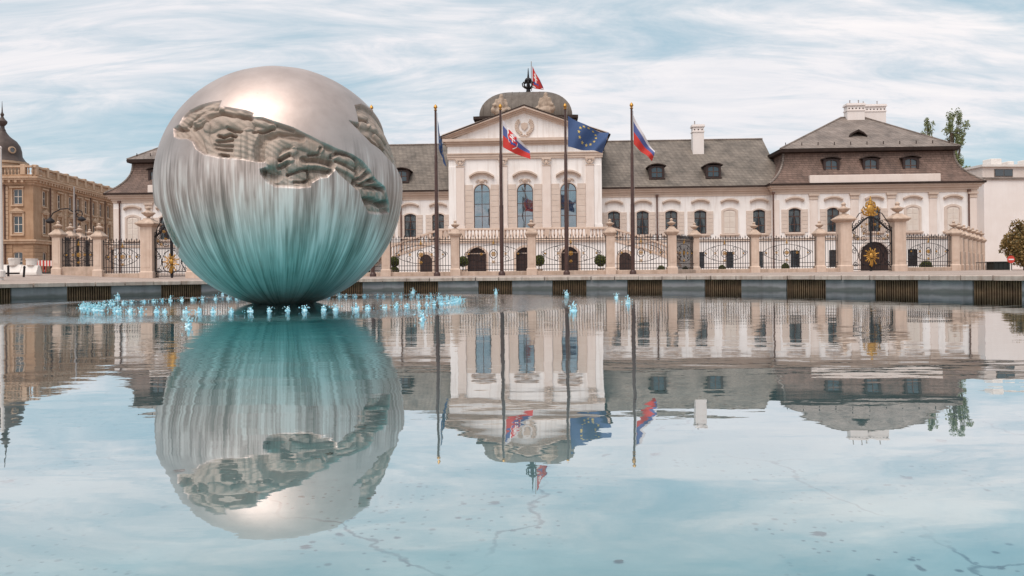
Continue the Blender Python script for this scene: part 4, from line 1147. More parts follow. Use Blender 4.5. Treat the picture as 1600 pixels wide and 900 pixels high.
# terrace in front of the centre with balustrade, three doors, curved stairs
TV = -3.6
tw = MB()
TD = [(-4.55, 1.75), (-0.05, 1.6), (4.2, 1.6)]
wall_front(tw, -8.1, 8.1, GZ, 3.0, TV, [(u, w, GZ, 2.5, .55) for u, w in TD], .5)
for s in (-1, 1): tw.add([(s * 8.1, TV, GZ), (s * 8.1, CV, GZ), (s * 8.1, CV, 3), (s * 8.1, TV, 3)], [(0, 1, 2, 3)])
tw.build('terrace_wall', M['plaster'], palace)
MB().bbox(-8.25, 8.25, TV - .2, CV - .01, 3.0, 3.2, .03).build('terrace_slab', M['stone'], palace)
for u, w in TD:
    surround(palace, u, TV, GZ, 2.5, w, .55, .2, 'stone', .08, 'door_surround')
    d_ = MB(); d_.prism([(-w / 2, 0)] + arch(0, w, 2.8, .55, 10) + [(w / 2, 0)], .0, .06)
    o = d_.build('door', M['darkwood'], palace, (u, TV + .4, GZ))
    for c in (-1, 1):
        for k in range(3):
            x0, x1 = sorted((c * .05, c * (w / 2 - .08))); MB().bbox(x0, x1, -.04, .0, .12 + k * .75, .8 + k * .75, .02).build('door_panel', M['darkwood'], o)
    t_ = MB(); t_.box(-w / 2, w / 2, -.08, .0, 2.2, 2.3); t_.build('transom', M['trim'], o)
bal_me = MB().lathe([(.085, 0), (.085, .06), (.05, .1), (.095, .28), (.085, .4), (.045, .6), (.06, .72), (.085, .76), (.085, .8)], n=8).mesh('baluster', M['stone'], True)
bl = MB(); bl.bbox(-8.15, 8.15, TV - .14, TV + .14, 3.205, 3.35, .02); bl.bbox(-8.2, 8.2, TV - .18, TV + .18, 4.15, 4.33, .03)
balus = bl.build('balustrade', M['stone'], palace)
for u in (-8.0, -5.9, -2.1, 2.1, 5.9, 8.0): MB().bbox(u - .22, u + .22, TV - .17, TV + .17, 3.35, 4.15, .02).build('balustrade_post', M['stone'], balus)
for k in range(48):
    u = -7.85 + 15.7 * (k + .5) / 48
    if min(abs(u - q) for q in (-8.0, -5.9, -2.1, 2.1, 5.9, 8.0)) > .3: link('baluster', bal_me, balus, (u, TV, 3.35))
for s in (-1, 1):
    n = 24; path = []
    for i in range(n + 1):
        t = i / n
        path.append((s * (8.1 + 6.2 * math.sin(t * 1.35) / math.sin(1.35)), TV - 2.2 * (1 - math.cos(t * 1.2)) , 3.0 - 2.6 * t))
    def sweep(z0f, z1f, hw):
        m_ = MB(); rs = []
        for (u, v, z) in path: rs.append([(u, v - hw, z0f(z)), (u, v + hw, z0f(z)), (u, v + hw, z1f(z)), (u, v - hw, z1f(z))])
        return m_.rings(rs, True)
    st = sweep(lambda z: GZ, lambda z: z + .02, .22).build('stair_wall', M['plaster'], palace)
    sweep(lambda z: z + .02, lambda z: z + .25, .28).build('stair_string', M['stone'], st)
    sweep(lambda z: z + 1.12, lambda z: z + 1.3, .2).build('handrail', M['stone'], st)
    for i in range(1, n):
        u, v, z = path[i]; link('baluster', bal_me, st, (u, v, z + .24), (0, 0, 0), (1, 1, 1.12))
    ao = MB(); ao.prism([(-.55, 0)] + arch(0, 1.1, 2.2, .55, 10) + [(.55, 0)], -.02, .02)
    ao = ao.build('stair_door', M['darkwood'], palace, (s * 9.35, TV - .33, GZ))
    surround(palace, s * 9.35, TV - .3, GZ, 1.9, 1.1, .55, .25, 'stone', .08, 'door_surround')

# ------------------------------------------------------------------ forecourt fence
def pillar_meshes(w, h, cap, uh):
    s = MB(); s.sq([(w / 2 + .06, -.4), (w / 2 + .06, .42), (w / 2 + .02, .46), (w / 2, .5), (w / 2, h - .1)])
    p = MB()
    for k in (-1, 1):     # raised fields on front and back, and on the sides
        p.bbox(-w * .3, w * .3, k * w / 2 - .015, k * w / 2 + .015, .75, h - .35, .008)
    c = MB(); c.sq([(w / 2 + .01, h - .12), (cap * .42, h - .04), (cap * .42, h), (cap / 2, h + .06), (cap / 2, h + .14), (cap * .44, h + .18), (cap * .30, h + .32), (cap * .2, h + .42), (cap * .19, h + .48)])
    u = MB(); q = uh
    u.lathe([(.16 * q, 0), (.13 * q, .08 * q), (.12 * q, .14 * q), (.30 * q, .22 * q), (.42 * q, .36 * q), (.44 * q, .44 * q), (.33 * q, .5 * q), (.18 * q, .58 * q), (.13 * q, .66 * q), (.17 * q, .72 * q), (.18 * q, .8 * q), (.10 * q, .9 * q), (.0, .95 * q)], (0, 0, h + .46), 14)
    for i in range(10):
        a = 2 * PI * i / 10; u.ball((.43 * q * math.cos(a), .43 * q * math.sin(a), h + .46 + .42 * q), .07 * q, 5, 4)
    return s.mesh('shaft', M['stone']), p.mesh('shaft_field', M['stone']), c.mesh('pillar_cap', M['stone_d']), u.mesh('urn', M['stone_d'], True)
PIL = {'small': pillar_meshes(.56, 2.72, .86, .62), 'gate': pillar_meshes(.82, 3.72, 1.35, .95)}
def pillar(x, y, kind, label, rz=0.0):
    o = empty('stone_pillar', (x, y, ground_z(x, y) - .0), rz, label, 'pillar', 'stone pillars of the palace fence')
    o['kind'] = 'thing'
    for me in PIL[kind]: link(me.name, me, o)
    return o
FT = 2.62        # tip height of the bars
def scroll(c, r, a0, turns, sgn=1, n=18):
    """flat spiral in the x-z plane"""
    return [(c[0] + r * (1 - .75 * i / n) * math.cos(a0 + sgn * turns * 2 * PI * i / n), 0, c[1] + r * (1 - .75 * i / n) * math.sin(a0 + sgn * turns * 2 * PI * i / n)) for i in range(n + 1)]
def rosette(m_, x, z, r, n=8):
    m_.ball((x, -.03, z), (r * .4, .06, r * .4), 8, 5)
    for k in range(n):
        a = 2 * PI * k / n
        m_.ball((x + r * .7 * math.cos(a), -.01, z + r * .7 * math.sin(a)), (r * .3, .04, r * .3), 6, 4)
    return m_
_pc = {}
def panel(p0, p1, label, wallh=0.28, ornate=True):
    """iron fence panel between two pillars, standing on a low stone kerb"""
    (x0, y0), (x1, y1) = p0, p1
    Ln = math.hypot(x1 - x0, y1 - y0)
    rz = math.atan2(y1 - y0, x1 - x0)
    mx, my = (x0 + x1) / 2, (y0 + y1) / 2
    o = empty('iron_fence_panel', (mx, my, ground_z(mx, my)), rz, label, 'fence panel', 'wrought iron fence panels')
    key = (round(Ln, 2), wallh, ornate)
    if key not in _pc:
        H = Ln / 2 - .3
        b = MB(); n = max(4, int(round(2 * H / .185)))
        for i in range(n + 1):
            x = -H + 2 * H * i / n
            top = FT + (.10 if i % 2 else 0)
            b.rings([[(x - r, -r, z), (x + r, -r, z), (x + r, r, z), (x - r, r, z)] for r, z in ((.016, wallh), (.016, top - .12), (.034, top - .10), (.022, top - .04), (.002, top + .06))])
        rl = MB()
        for z in (wallh + .12, wallh + .42, FT - .30, FT - .16): rl.box(-H, H, -.022, .022, z - .02, z + .02)
        sc = MB(); gd = MB()
        if ornate:
            zc = 1.45; w = min(H * .72, 1.9)
            pts = [(w * math.cos(a) * (1 + .12 * math.cos(2 * a)), -.03, zc + .62 * math.sin(a)) for a in [2 * PI * i / 40 for i in range(41)]]
            sc.tube(pts, .018, 5)
            for s in (-1, 1):
                for z, d in ((zc + .32, 1), (zc - .32, -1)):
                    sc.tube([(p[0], -.035, p[2]) for p in scroll((s * w * .55, z), .26, 0 if s < 0 else PI, 1.3, d * s)], .015, 5)
                sc.tube([(p[0], -.035, p[2]) for p in scroll((s * w * 1.1, zc), .2, 0, 1.4, s)], .02, 5)
                gd.ball((s * w * 1.02, -.05, zc), (.07, .05, .07), 6, 4)
                rosette(gd, s * w * .5, zc, .10, 6)
            sc.tube([(.24 * math.cos(a), -.03, zc + .3 * math.sin(a)) for a in [2 * PI * i / 24 for i in range(25)]], .024, 5)
            rosette(gd, 0, zc, .17); rosette(gd, 0, zc + .72, .10, 6); rosette(gd, 0, zc - .55, .12, 6)
            gd.tube([(0, -.04, zc + .72), (0, -.04, zc + 1.0)], [.05, .01], 6)
        st = MB(); st.bbox(-Ln / 2 + .26, Ln / 2 - .26, -.16, .16, -.4, wallh, .03)
        _pc[key] = (b.mesh('bars', M['iron']), rl.mesh('rails', M['iron']), sc.mesh('scrollwork', M['iron'], True) if ornate else None, gd.mesh('gilt_rosettes', M['gold'], True) if ornate else None, st.mesh('stone_kerb', M['stone_d']))
    for me in _pc[key]:
        if me: link(me.name, me, o)
    return o
def gate(p0, p1, label):
    (x0, y0), (x1, y1) = p0, p1
    Ln = math.hypot(x1 - x0, y1 - y0); rz = math.atan2(y1 - y0, x1 - x0)
    o = empty('iron_gate', ((x0 + x1) / 2, (y0 + y1) / 2, 0), rz, label, 'gate', 'gilded iron gates')
    H = Ln / 2 - .44
    top = lambda x: 2.95 + 1.0 * (0.5 + 0.5 * math.cos(PI * x / H)) ** 0.9
    xs = [-H + 2 * H * i / 40 for i in range(41)]
    fr = MB(); fr.tube([(x, 0, top(x)) for x in xs], .065, 8)
    for s in (-1, 1): fr.tube([(s * H, 0, 0), (s * H, 0, 2.98)], .05, 6); fr.tube([(s * .04, 0, 0), (s * .04, 0, 3.9)], .045, 6)
    for z in (.12, .45, 2.05): fr.tube([(-H, 0, z), (H, 0, z)], .03, 6)
    fr.build('gate_frame', M['iron'], o, smooth=True)
    b = MB(); n = 22
    for i in range(1, n):
        x = -H + 2 * H * i / n
        if abs(x) > .08: b.tube([(x, 0, .1), (x, 0, top(x))], .016, 5)
    b.build('bars', M['iron'], o)
    sc = MB()
    for s in (-1, 1):
        sc.tube([(s * H * .95, -.04, .25), (s * H * .55, -.04, 1.1), (s * H * .75, -.04, 1.7), (s * H * .95, -.04, 2.0)], .03, 5)
        sc.tube([(s * .1, -.04, .35), (s * H * .45, -.04, .55), (s * H * .62, -.04, 1.15), (s * H * .4, -.04, 1.75), (s * .15, -.04, 1.95)], .032, 5)
        for cx, cz, r, d in ((.75, .55, .2, 1), (.8, 1.45, .22, -1), (.35, 2.4, .24, 1), (.72, 2.45, .2, -1), (.3, 3.0, .2, 1), (.82, 2.85, .15, 1)):
            sc.tube([(p[0], -.04, p[2]) for p in scroll((s * H * cx, cz), r, 0, 1.4, d * s)], .024, 5)
        # curls riding on the arch
        for k in range(5):
            x = s * H * (.38 + .14 * k); sc.tube([(p[0], 0, p[2]) for p in scroll((x, top(x) + .16), .13, -PI / 2, 1.2, s)], .03, 5)
        sc.tube([(s * H * .95, 0, 3.05), (s * H * .85, 0, 3.5), (s * H * .55, 0, 4.2), (s * H * .3, 0, 4.35)], .035, 5)
    sc.build('scrollwork', M['iron'], o, smooth=True)
    cr = MB()     # gilded crest: shield, supporters, crown
    cr.ball((0, 0, 4.5), (.3, .12, .38), 10, 8)
    for k in range(10):
        a = 2 * PI * k / 10; cr.ball((.36 * math.cos(a), -.02, 4.5 + .42 * math.sin(a)), (.12, .08, .12), 6, 4)
    for s in (-1, 1):
        cr.tube([(s * .2, 0, 4.05), (s * .5, 0, 4.15), (s * .62, 0, 4.45), (s * .5, 0, 4.7), (s * .42, 0, 4.55)], .06, 6)
        cr.tube([(s * .35, 0, 4.8), (s * .3, 0, 5.0), (0, 0, 5.12)], .05, 6); cr.ball((s * .3, 0, 4.92), .08, 6, 4)
    cr.tube([(0, 0, 4.9), (0, 0, 5.2), (0, 0, 5.48)], [.12, .08, .02], 6); cr.ball((0, 0, 5.15), .11, 6, 5)
    cr.build('gilded_crest', M['gold'], o, smooth=True)
    md = MB()     # gilded leaf medallion on the leaves
    for k in range(18):     # radiating leaves
        a = 2 * PI * k / 18; q = 1.0 + .25 * (k % 2) + (.25 if math.sin(a) < -.8 else 0)
        if k % 2: md.ball((.42 * q * math.cos(a), -.1, 1.12 + .44 * q * math.sin(a)), (.07, .05, .07), 6, 4)
        md.tube([(r_ * q * math.cos(a), -.1 - .02 * (k % 2), 1.12 + r_ * q * 1.1 * math.sin(a)) for r_ in (.16, .26, .34, .42)], [.02, .05, .045, .006], 6)
    md.ball((0, -.1, 1.12), (.16, .08, .2), 8, 6); md.tube([(0, -.1, .7), (0, -.1, .42), (0, -.1, .3)], [.12, .1, .02], 6)
    for s in (-1, 1):
        for cx, cz in ((.35, 2.75), (.62, 2.35), (.8, 2.6), (.45, 3.25), (.2, 3.4)): rosette(md, s * H * cx, cz, .12, 5)
    md.build('gilt_leaves', M['gold'], o, smooth=True)
    return o

cen = [(-8.5, 52), (-3.82, 52), (1.33, 52), (6.65, 52), (10.82, 52)]
cl = ['beside the globe and double box tree', 'first right of the globe reflection, by furled blue flag', 'in the middle of the court, before the centre door', 'beside the blowing starred flag', 'at the step back right of the last flagpole']
for (x, y), l in zip(cen, cl): pillar(x, y, 'small', 'stone fence pillar with urn ' + l)
for (x, y), l in zip([(13.57, 57), (17.99, 57), (22.6, 56.4)], ['set back behind the step in the fence', 'standing alone between step and gate, by grilled windows', 'close against the tall gate pillar']):
    pillar(x, y, 'small', 'small stone fence pillar with urn ' + l)
for (x, y), l in zip([(-11.2, 57), (-15.6, 57), (-20.3, 56)], ['right half behind the globe', 'hidden in the middle behind the globe', 'left half behind the globe']):
    pillar(x, y, 'small', 'small stone fence pillar, ' + l)
pillar(24.22, 56, 'gate', 'tall urn-topped gate pillar left of the gilded crest gate')
pillar(28.14, 56, 'gate', 'tall urn-topped gate pillar right of the gilded crest gate')
pillar(-25.52, 54, 'gate', 'tall urn-topped pillar left of the gate that the globe half hides')
pillar(-22.3, 54, 'gate', 'tall gate pillar mostly hidden behind the globe')
pillar(33.38, 58, 'small', 'corner pillar with urn where the fence turns back beside the white building')
pillar(-31.88, 54, 'small', 'leftmost front pillar with urn near red and white barriers')
pillar(-29.0, 54, 'small', 'urn-topped front pillar between the low stone wall and the half hidden gate')
lret = [(-32.9, 57.3), (-34.1, 60.6), (-36.0, 65.5), (-37.5, 69.2), (-39.5, 74), (-42.0, 79), (-44.2, 84), (-46.2, 89), (-48.2, 94)]
nm = ['first', 'second', 'third', 'fourth', 'fifth', 'sixth', 'seventh', 'eighth', 'ninth']
lretp = [(-31.88, 54)] + lret
for (x, y), l in zip(lret, nm): pillar(x, y, 'small', f'{l} pillar back along the left side fence towards the brown townhouse')
rret = [(33.38 + .74 * d, 58 + d) for d in (2.6, 5.2, 7.8, 10.4, 13.2, 16.2)]
for (x, y), l in zip(rret, nm): pillar(x, y, 'small', f'{l} pillar back along the right side fence by the white wall', R_(-36))
rretp = [(33.38, 58)] + rret
PN = [(cen[0], cen[1], 'fence panel behind the furled blue flag'), (cen[1], cen[2], 'fence panel behind the coat of arms flagpole'), (cen[2], cen[3], 'fence panel behind the blowing starred flag pole'),
      (cen[3], cen[4], 'fence panel behind the rightmost flagpole'), (cen[4], (13.57, 57), 'short slanting fence panel at the step in the fence'), ((13.57, 57), (17.99, 57), 'fence panel before grilled windows right of the step'),
      ((17.99, 57), (22.6, 56.4), 'fence panel left of the tall gate pillars'), ((28.4, 56), (33.38, 58), 'fence panel right of the gilded gate with one dark box ball'),
      ((-11.2, 57), cen[0], 'short slanting fence panel beside the globe'), ((-15.6, 57), (-11.2, 57), 'fence panel behind the right part of the globe'), ((-20.3, 56), (-15.6, 57), 'fence panel behind the left part of the globe'),
      ((-29.0, 54), (-25.7, 54), 'fence panel left of the half hidden gate'), ]
for a, b, l in PN: panel(a, b, 'wrought iron ' + l)
panel((22.7, 56.35), (24.1, 56.0), 'narrow wrought iron fence panel squeezed between two pillars at the gate', ornate=False)
panel((-22.1, 54), (-20.3, 56), 'narrow wrought iron fence panel behind the globe by the gate', ornate=False)
panel((-31.88, 54), (-29.0, 54), 'wrought iron fence panel on the low stone wall near the barriers', wallh=.62)
for (a, b), l in zip(zip(lretp[:-1], lretp[1:]), nm): panel(a, b, f'{l} iron fence panel back along the left side fence', ornate=False)
for (a, b), l in zip(zip(rretp[:-1], rretp[1:]), nm): panel(a, b, f'{l} iron fence panel back along the right side fence', wallh=1.5, ornate=False)
gate((24.22, 56), (28.14, 56), 'black iron gate with gilded crest before the dark carriage door')
gate((-25.52, 54), (-22.3, 54), 'black and gold iron gate half hidden by the globe')

# ------------------------------------------------------------------ flagpoles and flags
PY = 50.0
def flag_surface(corners, wave, depth):
    """corners: hoist top, hoist bottom, fly top, fly bottom as (x,z). returns f(s,t) -> 3D, s along the fly, t down"""
    ht, hb, ft, fb = [Vector((c[0], 0, c[1])) for c in corners]
    def f(s, t, off=0.0):
        t = t ** 1.45
        a = ht.lerp(hb, t); b = ft.lerp(fb, t)
        p = a.lerp(b, s)
        k = math.sin(wave * (s * 1.0 + t * .35) * 2 * PI + .6)
        sag = Vector((0, 0, -.12 * math.sin(PI * s) * (1 - .3 * t)))
        p = p + sag + Vector((.05 * s * math.cos(wave * 6 * s + 2 * t), depth * s ** .6 * k + off, .05 * s * math.sin(wave * 5 * s + 4 * t)))
        return p
    return f
def flag_obj(name, f, mat, ns=36, nt=18):
    vs = [tuple(f(i / ns, j / nt)) for j in range(nt + 1) for i in range(ns + 1)]
    fs = [(j * (ns + 1) + i, j * (ns + 1) + i + 1, (j + 1) * (ns + 1) + i + 1, (j + 1) * (ns + 1) + i) for j in range(nt) for i in range(ns)]
    me = bpy.data.meshes.new(name); me.from_pydata(vs, [], fs)
    uv = me.uv_layers.new(name='UVMap')
    for lp in me.loops:
        vi = lp.vertex_index; uv.data[lp.index].uv = ((vi % (ns + 1)) / ns, (vi // (ns + 1)) / nt)
    me.polygons.foreach_set('use_smooth', [True] * len(me.polygons))
    me.materials.append(mat); me.update()
    return link(name, me)
def cloth_mat(name, stops):
    m, t, p = mat_base(name)
    uv = N(t, 'ShaderNodeUVMap'); uv.uv_map = 'UVMap'
    sep = N(t, 'ShaderNodeSeparateXYZ'); L(t, uv.outputs[0], sep.inputs[0])
    r = ramp(t, stops, 'CONSTANT'); L(t, sep.outputs[1], r.inputs[0])
    L(t, r.outputs[0], p.inputs['Base Color']); p.inputs['Roughness'].default_value = .75
    out = t.nodes['Material Output']
    tl = N(t, 'ShaderNodeBsdfTranslucent'); L(t, r.outputs[0], tl.inputs[0])
    mx = N(t, 'ShaderNodeMixShader', i_0=.3); L(t, p.outputs[0], mx.inputs[1]); L(t, tl.outputs[0], mx.inputs[2]); L(t, mx.outputs[0], out.inputs[0])
    return m
BLUE = (0.06, 0.11, 0.25); RED = (0.62, 0.05, 0.04); WHT = (0.72, 0.68, 0.70); SKB = (0.10, 0.13, 0.34)
M['fl_eu'] = cloth_mat('blue flag cloth', [(0, BLUE), (1, BLUE)])
M['fl_sk'] = cloth_mat('tricolour flag cloth', [(0, WHT), (.333, SKB), (.667, RED)])
M['fl_red'] = cloth_mat('red flag cloth', [(0, RED), (1, RED)])
flat = lambda n_, c: pm(n_, c, c, 1, .7)
M['e_gold'] = flat('flag yellow', (.66, .50, .16)); M['e_white'] = flat('emblem white', (.80, .77, .76)); M['e_red'] = flat('emblem red', (.60, .03, .03)); M['e_blue'] = flat('emblem blue', (.05, .09, .32))
def patch(f, poly, name, mat, parent, off=.012):
    """a printed figure on both faces of a flag, following its folds; poly in (s,t)"""
    c = (sum(p[0] for p in poly) / len(poly), sum(p[1] for p in poly) / len(poly))
    n = len(poly); m_ = MB(); vs = []
    for o in (-off, off):
        vs.append(tuple(f(c[0], c[1], o))); vs += [tuple(f((p[0] + c[0]) / 2, (p[1] + c[1]) / 2, o)) for p in poly]; vs += [tuple(f(p[0], p[1], o)) for p in poly]
    fs = []
    for b in (0, 2 * n + 1):
        for i in range(n):
            j = (i + 1) % n
            fs.append((b, b + 1 + i, b + 1 + j)); fs.append((b + 1 + i, b + 1 + n + i, b + 1 + n + j, b + 1 + j))
    m_.add(vs, fs)
    me = bpy.data.meshes.new(name); me.from_pydata(m_.v, [], m_.f); me.materials.append(mat)
    return link(name, me, parent)
def stars(f, o, asp=1.5):
    for k in range(12):
        a = 2 * PI * k / 12; cs, ct = .5 + .33 / asp * math.cos(a), .5 + .33 * math.sin(a)
        poly = [(cs + (r_ / asp) * math.sin(2 * PI * q / 10), ct - r_ * math.cos(2 * PI * q / 10)) for q in range(10) for r_ in [.066 if q % 2 == 0 else .027]]
        patch(f, poly, 'star', M['e_gold'], o)
def arms(f, o, cs=.36, ct=.5, w=.17, h=.34, cloth_red=True):
    """shield with double cross on three hills"""
    def sh(k): return [(cs + w * x * k, ct + h * y * k) for x, y in ((-1, -1), (1, -1), (1, .1), (.75, .6), (0, 1.05), (-.75, .6), (-1, .1))]
    patch(f, sh(1.1), 'shield_edge', M['e_white'], o, .012); patch(f, sh(1.0), 'shield', M['e_red'], o, .018)
    for cx in (-.5, 0, .5):
        r = .34 if cx else .42
        patch(f, [(cs + w * (cx + r * math.cos(a)), ct + h * (.72 - abs(cx) * .35 - r * .8 * math.sin(a))) for a in [PI * i / 8 for i in range(9)]], 'hill', M['e_blue'], o, .024)
    for x0, x1, y0, y1 in ((-.1, .1, -.75, .4), (-.42, .42, -.5, -.32), (-.6, .6, -.15, .05)):
        patch(f, [(cs + w * x0, ct + h * y0), (cs + w * x1, ct + h * y0), (cs + w * x1, ct + h * y1), (cs + w * x0, ct + h * y1)], 'cross_bar', M['e_white'], o, .03)
def flagpole(x, label, ztop=10.75):
    o = empty('flagpole', (x, PY, 0), 0, label, 'flagpole', 'brown flagpoles before the fence')
    MB().lathe([(.125, -.1), (.125, 4.5), (.11, 4.56), (.10, 7.8), (.08, 7.85), (.07, ztop)], n=14).build('pole', M['pole'], o, smooth=True)
    MB().lathe([(.22, -.1), (.22, .12), (.17, .2), (.15, .24)], n=14).build('pole_base', M['pole'], o, smooth=True)
    MB().lathe([(.09, ztop), (.12, ztop + .03), (.05, ztop + .08), (.13, ztop + .2), (.1, ztop + .3), (.0, ztop + .42)], n=12).build('finial', M['gold'], o, smooth=True)
    MB().tube([(.13, 0, 1.2), (.14, -.01, 6), (.1, 0, ztop - .15)], .012, 5).build('halyard', M['lampmetal'], o)
def px(x, y, Y=PY):
    dx, dy = x - 800, y - 424
    return ((dx - .0095 * dy) / 1200 * Y, CAMZ - (dy + .0095 * dx) / 1200 * Y)
FX = [-9.05, -4.88, -.66, 3.56, 7.88]
for x, l in zip(FX, ['flagpole almost wholly hidden behind the steel globe', 'brown flagpole carrying the furled blue flag', 'brown flagpole carrying the tricolour with coat of arms', 'brown flagpole carrying the blowing starred blue flag', 'rightmost brown flagpole, with the plain tricolour']): flagpole(x, l)
def put_flag(name, fx, cs, mat, wave, depth, label, deco=None, Y=PY):
    cor = [px(*c, Y) for c in cs]
    f0 = flag_surface(cor, wave, depth)
    off = Vector((0, Y - .0, 0))
    f = lambda s, t, o=0.0: f0(s, t, o) + off
    o = flag_obj(name, f, mat)
    tag(o, label, 'flag')
    if deco: deco(f, o)
    return o
put_flag('flag', FX[1], [(684, 188), (685.5, 232), (692.5, 232), (696.5, 259)], M['fl_eu'], 1.6, .25, 'dark blue flag hanging furled beside the globe', lambda f, o: stars(f, o))
put_flag('flag', FX[2], [(785.5, 187), (786, 230), (827, 232), (830, 249)], M['fl_sk'], 1.2, .28, 'white blue and red flag with a double cross shield', arms)
put_flag('flag', FX[3], [(887.5, 181), (887.5, 229), (952, 209), (942, 237)], M['fl_eu'], 1.5, .42, 'blue flag with a ring of gold stars blowing out from its pole', stars)
put_flag('flag', FX[4], [(989.5, 180), (990, 225), (1024, 238), (1019.5, 250)], M['fl_sk'], 1.5, .26, 'white blue and red flag drooping on the rightmost flagpole')
RF = 80.4
fp = empty('roof_flagpole', (px(830.5, 140, RF)[0], RF, 19.1), 0, 'thin flagpole on top of the palace dome', 'flagpole')
MB().tube([(0, 0, 0), (0, 0, px(830.5, 96, RF)[1] - 19.1)], .045, 6).build('pole', M['lampmetal'], fp)
def deco_std(f, o):
    for (a, b, c, d, m_) in ((.30, .42, .2, .75, 'e_white'), (.2, .52, .34, .42, 'e_white'), (.16, .56, .5, .58, 'e_white'), (.14, .58, .74, .86, 'e_blue'), (.0, 1.0, .93, .99, 'e_white'), (.93, .99, .02, .9, 'e_blue')):
        patch(f, [(a, c), (b, c), (b, d), (a, d)], 'emblem_bar', M[m_], o)
put_flag('flag', 0, [(832, 103), (832, 137), (843, 124), (850, 140)], M['fl_red'], .9, .25, 'red presidential standard flying above the palace dome', deco_std, RF)

# ------------------------------------------------------------------ clipped box trees and other plants
def leaf_mat(name, a, b, c):
    m, t, p = mat_base(name)
    oi = N(t, 'ShaderNodeNewGeometry')
    r = ramp(t, [(0.0, a), (.5, b), (1.0, c)]); L(t, oi.outputs['Random Per Island'], r.inputs[0])
    L(t, r.outputs[0], p.inputs['Base Color']); p.inputs['Roughness'].default_value = .6
    out = t.nodes['Material Output']
    tl = N(t, 'ShaderNodeBsdfTranslucent'); L(t, r.outputs[0], tl.inputs[0])
    mx = N(t, 'ShaderNodeMixShader', i_0=.3); L(t, p.outputs[0], mx.inputs[1]); L(t, tl.outputs[0], mx.inputs[2]); L(t, mx.outputs[0], out.inputs[0])
    return m
M['box'] = leaf_mat('box leaves', (.035, .06, .012), (.10, .12, .02), (.20, .19, .035))
M['autumn'] = leaf_mat('autumn leaves', (.10, .085, .03), (.24, .15, .05), (.34, .22, .08))
M['green'] = leaf_mat('green leaves', (.10, .13, .05), (.20, .23, .10), (.32, .34, .17))
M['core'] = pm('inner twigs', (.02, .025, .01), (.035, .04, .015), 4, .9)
M['bark'] = pm('bark', (.10, .07, .05), (.17, .12, .09), 6, .9, .5, 15)
def leaf_cloud(pts, size, mat, name='crown', seed=1):
    r = random.Random(seed); vs, fs = [], []
    for p in pts:
        a = Vector((r.gauss(0, 1), r.gauss(0, 1), r.gauss(0, 1))).normalized(); b = a.orthogonal().normalized(); c = a.cross(b)
        s = size * r.uniform(.6, 1.4); k = len(vs)
        vs += [tuple(p + b * s), tuple(p + c * s * .55 + a * s * .15), tuple(p - b * s), tuple(p - c * s * .55 + a * s * .15)]; fs.append((k, k + 1, k + 2, k + 3))
    me = bpy.data.meshes.new(name); me.from_pydata(vs, [], fs); me.materials.append(mat)
    return me
def ball_pts(n, R, r, jit=.1):
    out = []
    for _ in range(n):
        d = Vector((r.gauss(0, 1), r.gauss(0, 1), r.gauss(0, 1))).normalized()
        out.append(d * R * (1 - abs(r.gauss(0, jit))) * (1 + .05 * math.sin(5 * d.x + 3 * d.z)))
    return out
rr_ = random.Random(5)
ball_me = leaf_cloud(ball_pts(1100, .42, rr_), .045, M['box'], 'crown', 3)
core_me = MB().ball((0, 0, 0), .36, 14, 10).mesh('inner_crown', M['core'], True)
stem_me = MB().tube([(0, 0, 0), (.01, 0, .5), (0, .01, 1)], [.03, .025, .022], 6).mesh('trunk', M['bark'])
tub_me = MB().lathe([(.0, 0), (.2, 0), (.27, .34), (.3, .36), (.3, .4), (.25, .4), (.24, .34)], n=14).mesh('pot', M['stone_d'], True)
def topiary(x, y, z, sc, label, second=None):
    o = empty('box_tree', (x, y, ground_z(x, y)), 0, label, 'topiary', 'clipped box trees in the forecourt')
    c = link('crown', ball_me, o, (0, 0, z), (0, 0, rnd.uniform(0, 6)), (sc, sc, sc)); link('inner_crown', core_me, c)
    link('trunk', stem_me, o, (0, 0, .3), (0, 0, 0), (1, 1, max(.1, z - .3)))
    if z - .42 * sc > .35: link('pot', tub_me, o)
    if second:
        c = link('crown', ball_me, o, (.02, 0, second[0]), (0, 0, 1), (second[1],) * 3); link('inner_crown', core_me, c)
tp = [((616, 408), 60, .95, 'two-tier clipped box tree right of the globe', True), ((724, 408), 60, 1.0, 'round box tree beside the coat of arms flag panel', False), ((842.5, 406.5), 60, 1.05, 'round box tree right of the middle fence pillar', False),
      ((938, 406.5), 60, 1.1, 'round box tree left of the starred flag pillar', False), ((1033, 421), 60, .75, 'small low box ball near the rightmost flagpole', False), ((1128, 419), 63, .72, 'small low box ball behind the panel right of the step', False),
      ((1227, 416.5), 63, .75, 'small low box ball left of the gate pillars', False), ((1447, 415.5), 62, 1.1, 'dark box ball right of the gilded gate', False), ((1071, 420.5), 66, .6, 'tiny box ball in the step of the fence', False), ((574, 424), 60, .6, 'tiny box ball at the globe edge', False)]
for p_, Y, sc, l, dbl in tp:
    x, z = px(*p_, Y)
    topiary(x, Y, max(z, .3), sc, l, (max(z, .3) - .68, .8) if dbl else None)

